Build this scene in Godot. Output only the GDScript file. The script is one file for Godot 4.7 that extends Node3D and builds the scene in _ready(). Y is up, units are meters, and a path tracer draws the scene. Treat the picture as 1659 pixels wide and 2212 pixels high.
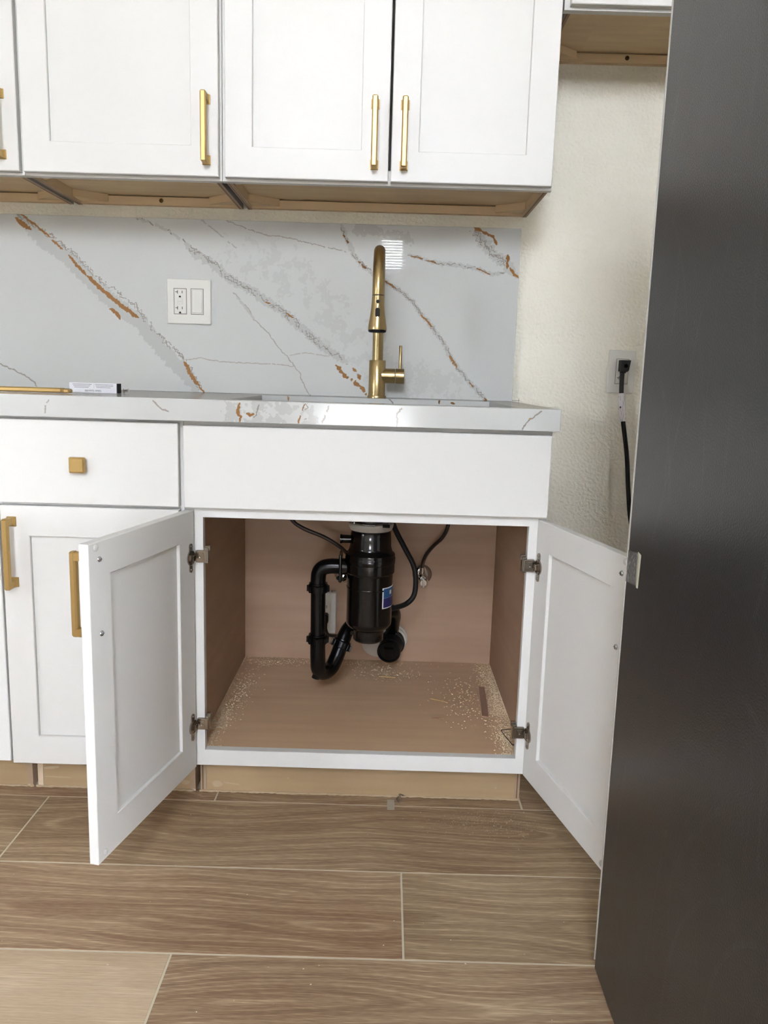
extends Node3D
# A kitchen sink run: white shaker cabinets, quartz counter and splash, opened sink base, pulled-out refrigerator.
# x runs right along the cabinets, y up, z out of the cabinet faces towards the room (face frames of the base units at z = 0).

var M := {}
var taken := {}
var rng := RandomNumberGenerator.new()

# ------------------------------------------------------------------ geometry collector
class Geo:
	var v := PackedVector3Array()
	var n := PackedVector3Array()
	var u := PackedVector2Array()
	var t := Transform3D()

	func put(p: Vector3, nn: Vector3, uv: Vector2) -> void:
		v.append(t * p)
		n.append((t.basis * nn).normalized())
		u.append(uv)

	func plane_uv(p: Vector3, nn: Vector3) -> Vector2:
		var a := nn.abs()
		if a.z >= a.x and a.z >= a.y:
			return Vector2(p.x, -p.y)
		if a.x >= a.y:
			return Vector2(p.z, -p.y)
		return Vector2(p.x, p.z)

	func tri(a: Vector3, b: Vector3, c: Vector3, na: Vector3, nb: Vector3, nc: Vector3, uvs := []) -> void:
		var g := (b - a).cross(c - a)
		if g.length_squared() < 1e-20:
			return
		var ua: Vector2 = uvs[0] if uvs else plane_uv(a, na)
		var ub: Vector2 = uvs[1] if uvs else plane_uv(b, na)
		var uc: Vector2 = uvs[2] if uvs else plane_uv(c, na)
		put(a, na, ua)
		if g.dot(na + nb + nc) > 0.0:      # front faces run clockwise
			put(c, nc, uc)
			put(b, nb, ub)
		else:
			put(b, nb, ub)
			put(c, nc, uc)

	func quad(a: Vector3, b: Vector3, c: Vector3, d: Vector3, nn: Vector3, uvs := []) -> void:
		tri(a, b, c, nn, nn, nn, [uvs[0], uvs[1], uvs[2]] if uvs else [])
		tri(a, c, d, nn, nn, nn, [uvs[0], uvs[2], uvs[3]] if uvs else [])

	# flat convex polygon whose normal points away from the given inside point
	func poly(p: Array, inside: Vector3) -> void:
		var nn: Vector3 = (p[1] - p[0]).cross(p[2] - p[0]).normalized()
		if p.size() > 3 and nn.length() < 0.5:
			nn = (p[2] - p[0]).cross(p[3] - p[0]).normalized()
		if nn.dot(p[0] - inside) < 0.0:
			nn = -nn
		for i in range(1, p.size() - 1):
			tri(p[0], p[i], p[i + 1], nn, nn, nn)

	# box with chamfered edges
	func box(x0: float, x1: float, y0: float, y1: float, z0: float, z1: float, b := 0.0) -> void:
		var lo := Vector3(x0, y0, z0)
		var hi := Vector3(x1, y1, z1)
		var c := (lo + hi) / 2.0
		var h := (hi - lo) / 2.0
		b = minf(b, minf(h.x, minf(h.y, h.z)) * 0.9)
		for ax in 3:
			var i := (ax + 1) % 3
			var j := (ax + 2) % 3
			for s: float in [-1.0, 1.0]:
				var p := []
				for k: Array in [[-1, -1], [1, -1], [1, 1], [-1, 1]]:
					var q := Vector3()
					q[ax] = s * h[ax]
					q[i] = k[0] * (h[i] - b)
					q[j] = k[1] * (h[j] - b)
					p.append(c + q)
				poly(p, c)
			if b > 0.0:
				for si: float in [-1.0, 1.0]:
					for sj: float in [-1.0, 1.0]:
						var p := []
						for k: Array in [[-1, 0], [1, 0], [1, 1], [-1, 1]]:
							var q := Vector3()
							q[ax] = k[0] * (h[ax] - b)
							q[i] = si * (h[i] - (b if k[1] == 1 else 0.0))
							q[j] = sj * (h[j] - (b if k[1] == 0 else 0.0))
							p.append(c + q)
						poly(p, c)
		if b > 0.0:
			for sx: float in [-1.0, 1.0]:
				for sy: float in [-1.0, 1.0]:
					for sz: float in [-1.0, 1.0]:
						poly([c + Vector3(sx * h.x, sy * (h.y - b), sz * (h.z - b)), c + Vector3(sx * (h.x - b), sy * h.y, sz * (h.z - b)), c + Vector3(sx * (h.x - b), sy * (h.y - b), sz * h.z)], c)

	# rectangular ring (frame with an opening) standing in the xy plane between z0 and z1, edges of its front chamfered
	func ring(o: Array, i: Array, z0: float, z1: float, b := 0.0, back_b := 0.0) -> void:
		var loops := [[o, 0.0, z0 + back_b], [o, 0.0, z1 - b], [o, b, z1], [i, -b, z1], [i, 0.0, z1 - b], [i, 0.0, z0 + back_b], [i, -back_b, z0], [o, back_b, z0], [o, 0.0, z0 + back_b]]
		for k in loops.size() - 1:
			var A := rect(loops[k])
			var B := rect(loops[k + 1])
			for e in 4:
				var f := (e + 1) % 4
				var mid: Vector3 = (A[e] + A[f] + B[e] + B[f]) / 4.0
				var oe := Vector3((o[0] + i[0]) / 2.0, mid.y, (z0 + z1) / 2.0)
				if e == 0:
					oe = Vector3(mid.x, (o[2] + i[2]) / 2.0, oe.z)
				elif e == 1:
					oe = Vector3((o[1] + i[1]) / 2.0, mid.y, oe.z)
				elif e == 2:
					oe = Vector3(mid.x, (o[3] + i[3]) / 2.0, oe.z)
				if (A[f] - A[e]).length() > 1e-6 and (B[e] - A[e]).length() > 1e-7:
					var nn: Vector3 = (A[f] - A[e]).cross(B[e] - A[e]).normalized()
					if nn.dot(mid - oe) < 0.0:
						nn = -nn
					quad(A[e], A[f], B[f], B[e], nn)

	func rect(l: Array) -> Array:
		var r: Array = l[0]
		var d: float = l[1]
		var z: float = l[2]
		return [Vector3(r[0] + d, r[2] + d, z), Vector3(r[1] - d, r[2] + d, z), Vector3(r[1] - d, r[3] - d, z), Vector3(r[0] + d, r[3] - d, z)]

	# surface of revolution: profile of (radius, height along the axis)
	func lathe(at: Vector3, axis: Vector3, prof: Array, seg := 32) -> void:
		axis = axis.normalized()
		var ux := axis.cross(Vector3.UP if absf(axis.y) < 0.9 else Vector3.RIGHT).normalized()
		var uy := axis.cross(ux)
		var sn := []
		for k in prof.size() - 1:
			var d: Vector2 = prof[k + 1] - prof[k]
			sn.append(Vector2(d.y, -d.x).normalized())
		for k in prof.size() - 1:
			var a: Vector2 = prof[k]
			var b: Vector2 = prof[k + 1]
			if (b - a).length() < 1e-7:
				continue
			var na: Vector2 = sn[k]
			var nb: Vector2 = sn[k]
			if k > 0 and sn[k].dot(sn[k - 1]) > 0.75:
				na = (sn[k] + sn[k - 1]).normalized()
			if k < sn.size() - 1 and sn[k].dot(sn[k + 1]) > 0.75:
				nb = (sn[k] + sn[k + 1]).normalized()
			for s in seg:
				var d0 := ux * cos(TAU * s / seg) + uy * sin(TAU * s / seg)
				var d1 := ux * cos(TAU * (s + 1) / seg) + uy * sin(TAU * (s + 1) / seg)
				var p00 := at + d0 * a.x + axis * a.y
				var p10 := at + d1 * a.x + axis * a.y
				var p01 := at + d0 * b.x + axis * b.y
				var p11 := at + d1 * b.x + axis * b.y
				var u0 := float(s) / seg
				var u1 := float(s + 1) / seg
				tri(p00, p10, p11, d0 * na.x + axis * na.y, d1 * na.x + axis * na.y, d1 * nb.x + axis * nb.y, [Vector2(u0, a.y), Vector2(u1, a.y), Vector2(u1, b.y)])
				tri(p00, p11, p01, d0 * na.x + axis * na.y, d1 * nb.x + axis * nb.y, d0 * nb.x + axis * nb.y, [Vector2(u0, a.y), Vector2(u1, b.y), Vector2(u0, b.y)])

	# round tube along a path; r is a radius or one per point
	func tube(path: Array, r: Variant, seg := 14, caps := true) -> void:
		var side := Vector3()
		var last := []
		var run := 0.0
		for k in path.size():
			var d: Vector3 = (path[mini(k + 1, path.size() - 1)] - path[maxi(k - 1, 0)]).normalized()
			if k == 0:
				side = d.cross(Vector3.UP if absf(d.y) < 0.9 else Vector3.RIGHT).normalized()
			else:
				side = (side - d * side.dot(d)).normalized()
				run += (path[k] - path[k - 1]).length()
			var up := d.cross(side)
			var rr: float = r[k] if r is Array else r
			var loop := []
			for s in seg + 1:
				var dir := side * cos(TAU * s / seg) + up * sin(TAU * s / seg)
				loop.append([path[k] + dir * rr, dir, Vector2(float(s) / seg, run)])
			if k > 0:
				for s in seg:
					var a: Array = last[s]
					var b: Array = last[s + 1]
					var c: Array = loop[s + 1]
					var e: Array = loop[s]
					tri(a[0], b[0], c[0], a[1], b[1], c[1], [a[2], b[2], c[2]])
					tri(a[0], c[0], e[0], a[1], c[1], e[1], [a[2], c[2], e[2]])
			if caps and (k == 0 or k == path.size() - 1):
				var nn := -d if k == 0 else d
				for s in seg:
					tri(path[k], loop[s][0], loop[s + 1][0], nn, nn, nn)
			last = loop

	# convex outline (xy points) extruded from z0 to z1
	func prism(p: Array, z0: float, z1: float) -> void:
		var c := Vector2()
		for q: Vector2 in p:
			c += q / p.size()
		var m := Vector3(c.x, c.y, (z0 + z1) / 2.0)
		for z: float in [z0, z1]:
			poly(p.map(func(q: Vector2) -> Vector3: return Vector3(q.x, q.y, z)), m)
		for k in p.size():
			var a: Vector2 = p[k]
			var b: Vector2 = p[(k + 1) % p.size()]
			poly([Vector3(a.x, a.y, z0), Vector3(b.x, b.y, z0), Vector3(b.x, b.y, z1), Vector3(a.x, a.y, z1)], m)

	func mesh(mat: Material) -> ArrayMesh:
		var a := []
		a.resize(Mesh.ARRAY_MAX)
		a[Mesh.ARRAY_VERTEX] = v
		a[Mesh.ARRAY_NORMAL] = n
		a[Mesh.ARRAY_TEX_UV] = u
		var m := ArrayMesh.new()
		m.add_surface_from_arrays(Mesh.PRIMITIVE_TRIANGLES, a)
		m.surface_set_material(0, mat)
		return m


func smooth(p: Array, step := 6) -> Array:
	var out := []
	for k in p.size() - 1:
		var a: Vector3 = p[maxi(k - 1, 0)]
		var d: Vector3 = p[mini(k + 2, p.size() - 1)]
		for s in step:
			out.append(p[k].cubic_interpolate(p[k + 1], a, d, float(s) / step))
	out.append(p[-1])
	return out

# ------------------------------------------------------------------ naming and tagging
func numbered(called: String) -> String:
	var k: int = taken.get(called, -1) + 1
	taken[called] = k
	return called if k == 0 else "%s_%03d" % [called, k]

func thing(called: String, label: String, category: String, at := Vector3.ZERO, group := "") -> Node3D:
	var o := Node3D.new()
	o.name = numbered(called)
	o.position = at
	add_child(o, true)
	tag(o, label, category, group)
	return o

func tag(o: Node3D, label: String, category: String, group := "") -> void:
	o.set_meta("label", label)
	o.set_meta("category", category)
	if group:
		o.set_meta("group", group)

func part(called: String, g: Geo, mat: Material, parent: Node3D = self, label := "") -> MeshInstance3D:
	var o := MeshInstance3D.new()
	o.name = numbered(called) if parent == self else called
	o.mesh = g.mesh(mat)
	parent.add_child(o, true)
	if parent != self and o.name != called:      # give repeats a three-digit number
		var k := 1
		while parent.has_node("%s_%03d" % [called, k]):
			k += 1
		o.name = "%s_%03d" % [called, k]
	if label:
		o.set_meta("label", label)
	return o

func share(called: String, mesh: Mesh, parent: Node3D, at := Transform3D()) -> MeshInstance3D:
	var o := MeshInstance3D.new()
	o.mesh = mesh
	o.transform = at
	var k := 0
	while parent.has_node(called if k == 0 else "%s_%03d" % [called, k]):
		k += 1
	o.name = called if k == 0 else "%s_%03d" % [called, k]
	parent.add_child(o, true)
	return o

func structure(called: String, g: Geo, mat: Material, label: String, category: String) -> MeshInstance3D:
	var o := part(called, g, mat)
	o.set_meta("kind", "structure")
	tag(o, label, category)
	return o

# box with real thickness, as one Geo
func slab(x0: float, x1: float, y0: float, y1: float, z0: float, z1: float, b := 0.0) -> Geo:
	var g := Geo.new()
	g.box(x0, x1, y0, y1, z0, z1, b)
	return g

# ------------------------------------------------------------------ materials
func mat(col: Color, rough: float, metal := 0.0, spec := 0.5) -> StandardMaterial3D:
	var m := StandardMaterial3D.new()
	m.albedo_color = col
	m.roughness = rough
	m.metallic = metal
	m.metallic_specular = spec
	return m

func rgb(r: int, g: int, b: int) -> Color:
	return Color8(r, g, b)

func noise(freq: float, sd: int, octaves := 1) -> FastNoiseLite:
	var f := FastNoiseLite.new()
	f.noise_type = FastNoiseLite.TYPE_SIMPLEX_SMOOTH
	f.frequency = freq
	f.seed = sd
	f.fractal_type = FastNoiseLite.FRACTAL_NONE if octaves == 1 else FastNoiseLite.FRACTAL_FBM
	f.fractal_octaves = octaves
	return f

func normal_noise(freq: float, sd: int, strength: float, octaves := 2, wide := 512, high := 512) -> NoiseTexture2D:
	var t := NoiseTexture2D.new()
	t.width = wide
	t.height = high
	t.seamless = true
	t.as_normal_map = true
	t.bump_strength = strength
	t.noise = noise(freq, sd, octaves)
	return t

# oak-look porcelain plank: flat-sawn rings drawn as fine pale lines on a darker ground, plus pores
func wood_image(w: int, h: int, sd: int, dark: Color, light: Color, rings: float, sway: float, knot: float) -> ImageTexture:
	var low := noise(1.0, sd, 2)
	var fine := noise(1.0, sd + 7)
	var data := PackedByteArray()
	data.resize(w * h * 3)
	var at := 0
	for y in h:
		var fy := float(y) / h
		for x in w:
			var fx := float(x) / w * 1.2
			var s := low.get_noise_2d(fx * 1.9, fy * 1.0)
			var s2 := low.get_noise_2d(fx * 2.6 + 20.0, fy * 3.4)
			# the pith line wanders along the board; rings open into arches round the knot
			var c := fy - 0.5 - 0.22 * low.get_noise_2d(fx * 0.9 + 9.0, 3.0)
			var d := fx - knot
			var field := sqrt(c * c * 9.0 + d * d * 0.5 + 0.01) * rings + s * sway + s2 * 0.35
			var r := absf(fposmod(field, 1.0) * 2.0 - 1.0)
			var f := fine.get_noise_2d(fx * 3.6, fy * 66.0)
			var f2 := fine.get_noise_2d(fx * 15.0 + 50.0, fy * 180.0)
			var line := smoothstep(0.50, 0.92, r) * clampf(0.70 + 0.75 * f2 + 0.45 * f + 0.6 * s2, 0.1, 1.3)
			var band := absf(fposmod(field * 0.31 + 0.2 * s2, 1.0) * 2.0 - 1.0) - 0.5
			var f3 := fine.get_noise_2d(fx * 42.0 + 9.0, fy * 120.0)
			var k := clampf(0.33 + 0.26 * line + 0.26 * band + 0.12 * f + 0.13 * f2 + 0.13 * f3 + 0.20 * s, 0.0, 1.0)
			data[at] = int(lerpf(dark.r, light.r, k) * 255.0)
			data[at + 1] = int(lerpf(dark.g, light.g, k) * 255.0)
			data[at + 2] = int(lerpf(dark.b, light.b, k) * 255.0)
			at += 3
	return ImageTexture.create_from_image(Image.create_from_data(w, h, false, Image.FORMAT_RGB8, data))

func ply_image(size: int, sd: int, a: Color, b: Color) -> ImageTexture:
	var f := noise(1.0, sd, 2)
	var img := Image.create(size, size, false, Image.FORMAT_RGB8)
	for y in size:
		for x in size:
			var k := 0.5 + 0.35 * f.get_noise_2d(x * 0.006, y * 0.07) + 0.35 * f.get_noise_2d(x * 0.008 + 40.0, y * 0.012)
			img.set_pixel(x, y, a.lerp(b, clampf(k, 0.0, 1.0)))
	return ImageTexture.create_from_image(img)

# ------------------------------------------------------------------ printed quartz veins
# a picture of the slab between x0..x1 and y0..y1 (metres); strokes follow points given in metres
class Print:
	var img: Image
	var x0: float
	var y1: float
	var k: float
	var f := FastNoiseLite.new()

	func _init(a: float, b: float, c: float, d: float, per_m: float, base: Color) -> void:
		x0 = a
		y1 = d
		k = per_m
		img = Image.create(int((b - a) * k), int((d - c) * k), false, Image.FORMAT_RGB8)
		img.fill(base)
		f.noise_type = FastNoiseLite.TYPE_SIMPLEX
		f.frequency = 1.0

	# pts: x, y, x, y ...; w: half width in metres; jag: roughness of the flanks; drop: noise level under which it is left out; sway: sideways wander in metres
	func stroke(pts: Array, w: float, c: Color, sd: float, jag := 0.5, drop := -1.0, sway := 0.002, a := 1.0) -> void:
		var total := 0.0
		for i in range(0, pts.size() - 3, 2):
			total += Vector2(pts[i], pts[i + 1]).distance_to(Vector2(pts[i + 2], pts[i + 3]))
		var s := 0.0
		var nl := Vector2()
		for i in range(0, pts.size() - 3, 2):
			var p := Vector2((pts[i] - x0) * k, (y1 - pts[i + 1]) * k)
			var q := Vector2((pts[i + 2] - x0) * k, (y1 - pts[i + 3]) * k)
			var d := q - p
			var nn := d.orthogonal().normalized()
			var nx := nn
			if i < pts.size() - 4:
				nx = (Vector2((pts[i + 4] - pts[i + 2]), -(pts[i + 5] - pts[i + 3])).orthogonal().normalized() + nn).normalized()
			if nl == Vector2():
				nl = nn
			var steps := int(d.length() / 0.55) + 1
			for j in steps:
				var t := float(j) / steps
				var at := p + d * t
				var nrm := nl.lerp(nx, t).normalized()
				s += d.length() / steps / k
				if f.get_noise_2d(s * 30.0, sd + 9.0) < drop:
					continue
				var taper := sqrt(clampf(minf(s, total - s) / (w * 3.0), 0.0, 1.0))
				var wl := w * k * taper * (1.0 + jag * f.get_noise_2d(s * 70.0, sd) + jag * 0.45 * f.get_noise_2d(s * 260.0, sd + 3.0))
				var wr := w * k * taper * (1.0 + jag * f.get_noise_2d(s * 70.0, sd + 31.0) + jag * 0.45 * f.get_noise_2d(s * 260.0, sd + 37.0))
				var off := sway * k * (f.get_noise_2d(s * 38.0, sd + 5.0) + 0.22 * f.get_noise_2d(s * 90.0, sd + 6.0))
				wl = maxf(wl, 0.5)
				wr = maxf(wr, 0.5)
				var o := -wl
				while o <= wr:
					var m := Vector2i(at + nrm * (off + o))
					if m.x >= 0 and m.y >= 0 and m.x < img.get_width() and m.y < img.get_height():
						img.set_pixelv(m, img.get_pixelv(m).lerp(c, a))
					o += 0.5
			nl = nx

	# broad blotchy area round a line
	func cloud(pts: Array, w: float, c: Color, sd: float, thr: float) -> void:
		var P := []
		for i in range(0, pts.size(), 2):
			P.append(Vector2((pts[i] - x0) * k, (y1 - pts[i + 1]) * k))
		var lo: Vector2 = P[0]
		var hi: Vector2 = P[0]
		for p: Vector2 in P:
			lo = lo.min(p)
			hi = hi.max(p)
		var r := w * k
		for y in range(maxi(0, int(lo.y - r)), mini(img.get_height(), int(hi.y + r))):
			for x in range(maxi(0, int(lo.x - r)), mini(img.get_width(), int(hi.x + r))):
				var best := 1e9
				for i in P.size() - 1:
					best = minf(best, Vector2(x, y).distance_squared_to(Geometry2D.get_closest_point_to_segment(Vector2(x, y), P[i], P[i + 1])))
				var e := sqrt(best) / r
				if e < 1.0 and f.get_noise_2d(x / k * 16.0, y / k * 16.0 + sd) + 0.5 * f.get_noise_2d(x / k * 60.0, y / k * 60.0 + sd) > thr + e * e * 0.8:
					img.set_pixel(x, y, c)

	func texture() -> ImageTexture:
		return ImageTexture.create_from_image(img)

# ------------------------------------------------------------------ shared pieces
var pull_mesh: ArrayMesh
var screw_mesh: ArrayMesh

func make_shared() -> void:
	var g := Geo.new()
	for s: float in [-1.0, 1.0]:
		var y := s * 0.066
		g.box(-0.0097, 0.0097, y - 0.0105, y + 0.0105, 0.0, 0.0035, 0.0006)
		# tapered foot up to the bar
		var a := [Vector3(-0.0085, y - 0.0092, 0.0035), Vector3(0.0085, y - 0.0092, 0.0035), Vector3(0.0085, y + 0.0092, 0.0035), Vector3(-0.0085, y + 0.0092, 0.0035)]
		var b := [Vector3(-0.0062, y - 0.0072 + s * 0.002, 0.0125), Vector3(0.0062, y - 0.0072 + s * 0.002, 0.0125), Vector3(0.0062, y + 0.0072 + s * 0.002, 0.0125), Vector3(-0.0062, y + 0.0072 + s * 0.002, 0.0125)]
		for e in 4:
			g.poly([a[e], a[(e + 1) % 4], b[(e + 1) % 4], b[e]], Vector3(0, y, 0.007))
		g.box(-0.0062, 0.0062, y - 0.0072 + s * 0.002, y + 0.0072 + s * 0.002, 0.0125, 0.028, 0.0005)
	g.box(-0.0068, 0.0068, -0.0765, 0.0765, 0.0245, 0.0365, 0.0028)
	pull_mesh = g.mesh(M.gold)
	g = Geo.new()
	g.lathe(Vector3.ZERO, Vector3(0, 0, -1), [Vector2(0.0052, 0.0), Vector2(0.0050, 0.0014), Vector2(0.0034, 0.0028), Vector2(0.0, 0.0032)], 16)
	g.box(-0.0034, 0.0034, -0.0006, 0.0006, -0.0038, -0.0028)
	g.box(-0.0006, 0.0006, -0.0034, 0.0034, -0.0038, -0.0028)
	screw_mesh = g.mesh(M.zinc)

# shaker door in its own axes: hinge edge at x = 0, running to x = dir * w, y from y0 to y1, back face at z = 0
func shaker(called: String, parent: Node3D, x0: float, x1: float, y0: float, y1: float, z: float, stile: float, rail_low: float, rail_top: float) -> MeshInstance3D:
	var g := Geo.new()
	var lo := minf(x0, x1)
	var hi := maxf(x0, x1)
	g.ring([lo, hi, y0, y1], [lo + stile, hi - stile, y0 + rail_low, y1 - rail_top], z, z + 0.019, 0.0016, 0.0010)
	var d := part(called, g, M.paint, parent)
	part("panel", slab(lo + stile - 0.004, hi - stile + 0.004, y0 + rail_low - 0.004, y1 - rail_top + 0.004, z + 0.0070, z + 0.0102), M.paint, d)
	return d

# compact face-frame hinge; the door half in the door's axes, the frame half given in the cabinet's axes through inv
func hinge(door: MeshInstance3D, sgn: float, y: float, frame_x: float, inv: Transform3D) -> void:
	var g := Geo.new()
	# door half: cup plate with two screw ears, sunk cup
	var p := []
	for k in 12:
		var a := PI * k / 11.0
		p.append(Vector2(sgn * 0.0175 - sgn * 0.0 + 0.0065 * cos(a), y + 0.0255 + 0.006 * sin(a)))
	for k in 12:
		var a := PI + PI * k / 11.0
		p.append(Vector2(sgn * 0.0175 + 0.0065 * cos(a), y - 0.0255 + 0.006 * sin(a)))
	g.prism(p, -0.0022, 0.0)
	g.lathe(Vector3(sgn * 0.0165, y, 0.0), Vector3(0, 0, -1), [Vector2(0.0165, 0.0), Vector2(0.0165, 0.0026), Vector2(0.0148, 0.0034), Vector2(0.0125, 0.0030), Vector2(0.0125, 0.0012), Vector2(0.0, 0.0012)], 28)
	for s: float in [-1.0, 1.0]:
		g.lathe(Vector3(sgn * 0.0175, y + s * 0.0255, -0.0022), Vector3(0, 0, -1), [Vector2(0.0036, 0.0), Vector2(0.0030, 0.0010), Vector2(0.0010, 0.0010), Vector2(0.0, 0.0002)], 14)
	g.box(sgn * 0.0165 - 0.0045, sgn * 0.0165 + 0.0045, y - 0.0065, y + 0.0065, -0.010, -0.0012, 0.0012)
	# frame half
	g.t = inv
	var X := func(v: float) -> float: return frame_x - sgn * v      # v is counted from the opening's edge towards the door
	var bx := func(a: float, b: float, y0: float, y1: float, z0: float, z1: float, c: float) -> void:
		var q0: float = X.call(a)
		var q1: float = X.call(b)
		g.box(minf(q0, q1), maxf(q0, q1), y0, y1, z0, z1, c)
	bx.call(-0.0085, 0.0155, y - 0.0135, y + 0.0135, 0.0006, 0.0085, 0.0018)
	bx.call(-0.0020, 0.0110, y - 0.0082, y + 0.0082, 0.0085, 0.0098, 0.0008)
	bx.call(0.0005, 0.0085, y - 0.0052, y + 0.0052, 0.0098, 0.0106, 0.0005)
	bx.call(-0.0105, -0.0012, y - 0.0165, y + 0.0175, -0.0170, 0.0045, 0.0015)
	bx.call(-0.0135, -0.0015, y + 0.0105, y + 0.0215, -0.0120, -0.0030, 0.0015)
	bx.call(0.0145, 0.0225, y - 0.0062, y + 0.0062, 0.0030, 0.0110, 0.0012)
	g.lathe(Vector3(X.call(0.0045), y, 0.0106), Vector3(0, 0, 1), [Vector2(0.0032, 0.0), Vector2(0.0028, 0.0008), Vector2(0.0012, 0.0008), Vector2(0.0, 0.0001)], 14)
	part("hinge", g, M.nickel, door)

func pull(door: Node3D, x: float, y: float, z: float) -> void:
	share("pull", pull_mesh, door, Transform3D(Basis(), Vector3(x, y, z)))

func _ready() -> void:
	rng.seed = 11
	# ---------------------------------------------------------------- camera
	var cam := Camera3D.new()
	cam.name = "camera"
	cam.position = Vector3(0.42577, 0.98497, 1.65629)
	cam.rotation = Vector3(-0.166684, -0.000138, 0.028912)
	cam.fov = 66.172
	cam.near = 0.02
	cam.far = 60.0
	add_child(cam)
	cam.current = true
	# ---------------------------------------------------------------- sky, exposure
	var we := WorldEnvironment.new()
	we.name = "surroundings"
	var env := Environment.new()
	env.background_mode = Environment.BG_SKY
	var sky := Sky.new()
	var sm := ProceduralSkyMaterial.new()
	sm.sky_top_color = Color(0.91, 0.94, 1.0)
	sm.sky_horizon_color = Color(0.965, 0.975, 1.0)
	sm.sky_curve = 0.25
	sm.ground_horizon_color = Color(0.78, 0.79, 0.80)
	sm.ground_bottom_color = Color(0.60, 0.60, 0.60)
	sm.energy_multiplier = 1.0
	sky.sky_material = sm
	env.sky = sky
	env.background_energy_multiplier = 76.0
	env.tonemap_mode = Environment.TONE_MAPPER_LINEAR
	env.tonemap_exposure = 1.0
	env.sdfgi_enabled = true
	env.ssao_enabled = true
	env.ssil_enabled = true
	we.environment = env
	add_child(we)
	make_materials()
	make_shared()
	build_room()
	build_floor()
	build_sink_base()
	build_base_cabinets()
	build_counter()
	build_uppers()
	build_fridge()
	build_faucet()
	build_plumbing()
	build_electrics()
	build_loose_things()

# ------------------------------------------------------------------ materials
func make_materials() -> void:
	M.paint = mat(rgb(232, 232, 229), 0.42)
	M.gold = mat(rgb(196, 168, 112), 0.40, 0.95)
	M.brass = mat(rgb(166, 147, 108), 0.28, 1.0)
	M.nickel = mat(rgb(168, 162, 154), 0.17, 1.0)
	M.zinc = mat(rgb(196, 200, 205), 0.25, 1.0)
	M.steel = mat(rgb(170, 170, 168), 0.38, 1.0)
	M.chrome = mat(rgb(222, 222, 222), 0.08, 1.0)
	M.black = mat(rgb(5, 5, 6), 0.14)
	M.pipe = mat(rgb(6, 6, 7), 0.25, 0.0, 0.34)
	M.rubber = mat(rgb(12, 12, 12), 0.5, 0.0, 0.4)
	M.slot = mat(rgb(8, 8, 8), 0.8)
	M.plastic = mat(rgb(226, 225, 218), 0.35)
	M.dirty_pvc = mat(rgb(206, 202, 192), 0.5)
	M.bump = mat(Color(0.95, 0.95, 0.93, 0.45), 0.3)
	M.bump.transparency = BaseMaterial3D.TRANSPARENCY_ALPHA
	M.clear = mat(Color(0.92, 0.94, 0.95, 0.12), 0.05)
	M.clear.transparency = BaseMaterial3D.TRANSPARENCY_ALPHA
	M.grout = mat(rgb(208, 199, 178), 0.9)
	M.wall = mat(rgb(243, 240, 226), 0.75, 0.0, 0.3)
	M.wall.normal_enabled = true
	M.wall.normal_texture = normal_noise(0.035, 3, 7.0, 2)
	M.wall.normal_scale = 0.6
	M.wall.uv1_triplanar = true
	M.wall.uv1_world_triplanar = true
	M.wall.uv1_scale = Vector3(4.4, 4.4, 4.4)
	M.far_wall = mat(rgb(238, 235, 228), 0.8, 0.0, 0.3)
	M.ceiling = mat(rgb(238, 237, 232), 0.9)
	var birch := ply_image(384, 5, rgb(206, 184, 158), rgb(224, 205, 180))
	M.ply = mat(Color.WHITE, 0.55)
	M.ply.albedo_texture = birch
	M.ply.uv1_triplanar = true
	M.ply.uv1_scale = Vector3(1.1, 1.1, 1.1)
	M.toe = M.ply.duplicate()
	M.toe.albedo_color = rgb(204, 194, 172)
	M.ply_inside = mat(rgb(204, 188, 180), 0.5)
	M.ply_inside.albedo_texture = birch
	M.ply_inside.uv1_triplanar = true
	M.ply_inside.uv1_scale = Vector3(0.9, 0.9, 0.9)
	M.ply_floor = M.ply_inside.duplicate()
	M.ply_floor.albedo_color = rgb(246, 230, 214)
	M.ply_under = M.ply.duplicate()
	M.ply_under.albedo_color = rgb(255, 250, 232)
	M.ply_edge = mat(rgb(168, 147, 122), 0.8)
	M.ply_edge_dark = mat(rgb(112, 84, 66), 0.8)
	M.box_side = mat(rgb(176, 172, 166), 0.6)
	M.caulk = mat(rgb(182, 162, 132), 0.8)
	M.fridge = mat(Color.WHITE, 0.30, 0.0, 0.5)
	M.fridge.albedo_texture = fridge_print()
	M.fridge.normal_enabled = true
	M.fridge.normal_texture = normal_noise(0.26, 21, 1.6, 1, 1024, 2048)
	M.fridge.normal_scale = 0.16
	# floor tiles
	M.plank = []
	var dark := rgb(122, 98, 74)
	var light := rgb(208, 187, 154)
	for k in 4:
		var m := mat(Color.WHITE, 0.46, 0.0, 0.45)
		m.albedo_texture = wood_image(1792, 344, 31 + k * 17, [dark, rgb(125, 96, 73), rgb(124, 98, 76), rgb(126, 104, 80)][k], light, [7.0, 6.0, 8.0, 6.5][k], [1.6, 2.0, 1.4, 1.8][k], [0.75, 0.22, 1.05, 0.45][k])
		M.plank.append(m)
	var pale := mat(Color.WHITE, 0.46, 0.0, 0.45)
	pale.albedo_texture = wood_image(1280, 272, 201, rgb(176, 154, 126), rgb(222, 202, 174), 2.0, 0.9, -1.5)
	M.plank.append(pale)
	# quartz
	M.quartz = mat(rgb(206, 207, 205), 0.12)
	M.splash = mat(Color.WHITE, 0.015)
	M.splash.albedo_texture = splash_print()
	M.apron = mat(Color.WHITE, 0.12)
	M.apron.albedo_texture = apron_print()
	M.cut = mat(Color.WHITE, 0.16)
	M.cut.albedo_texture = cut_print()

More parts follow.
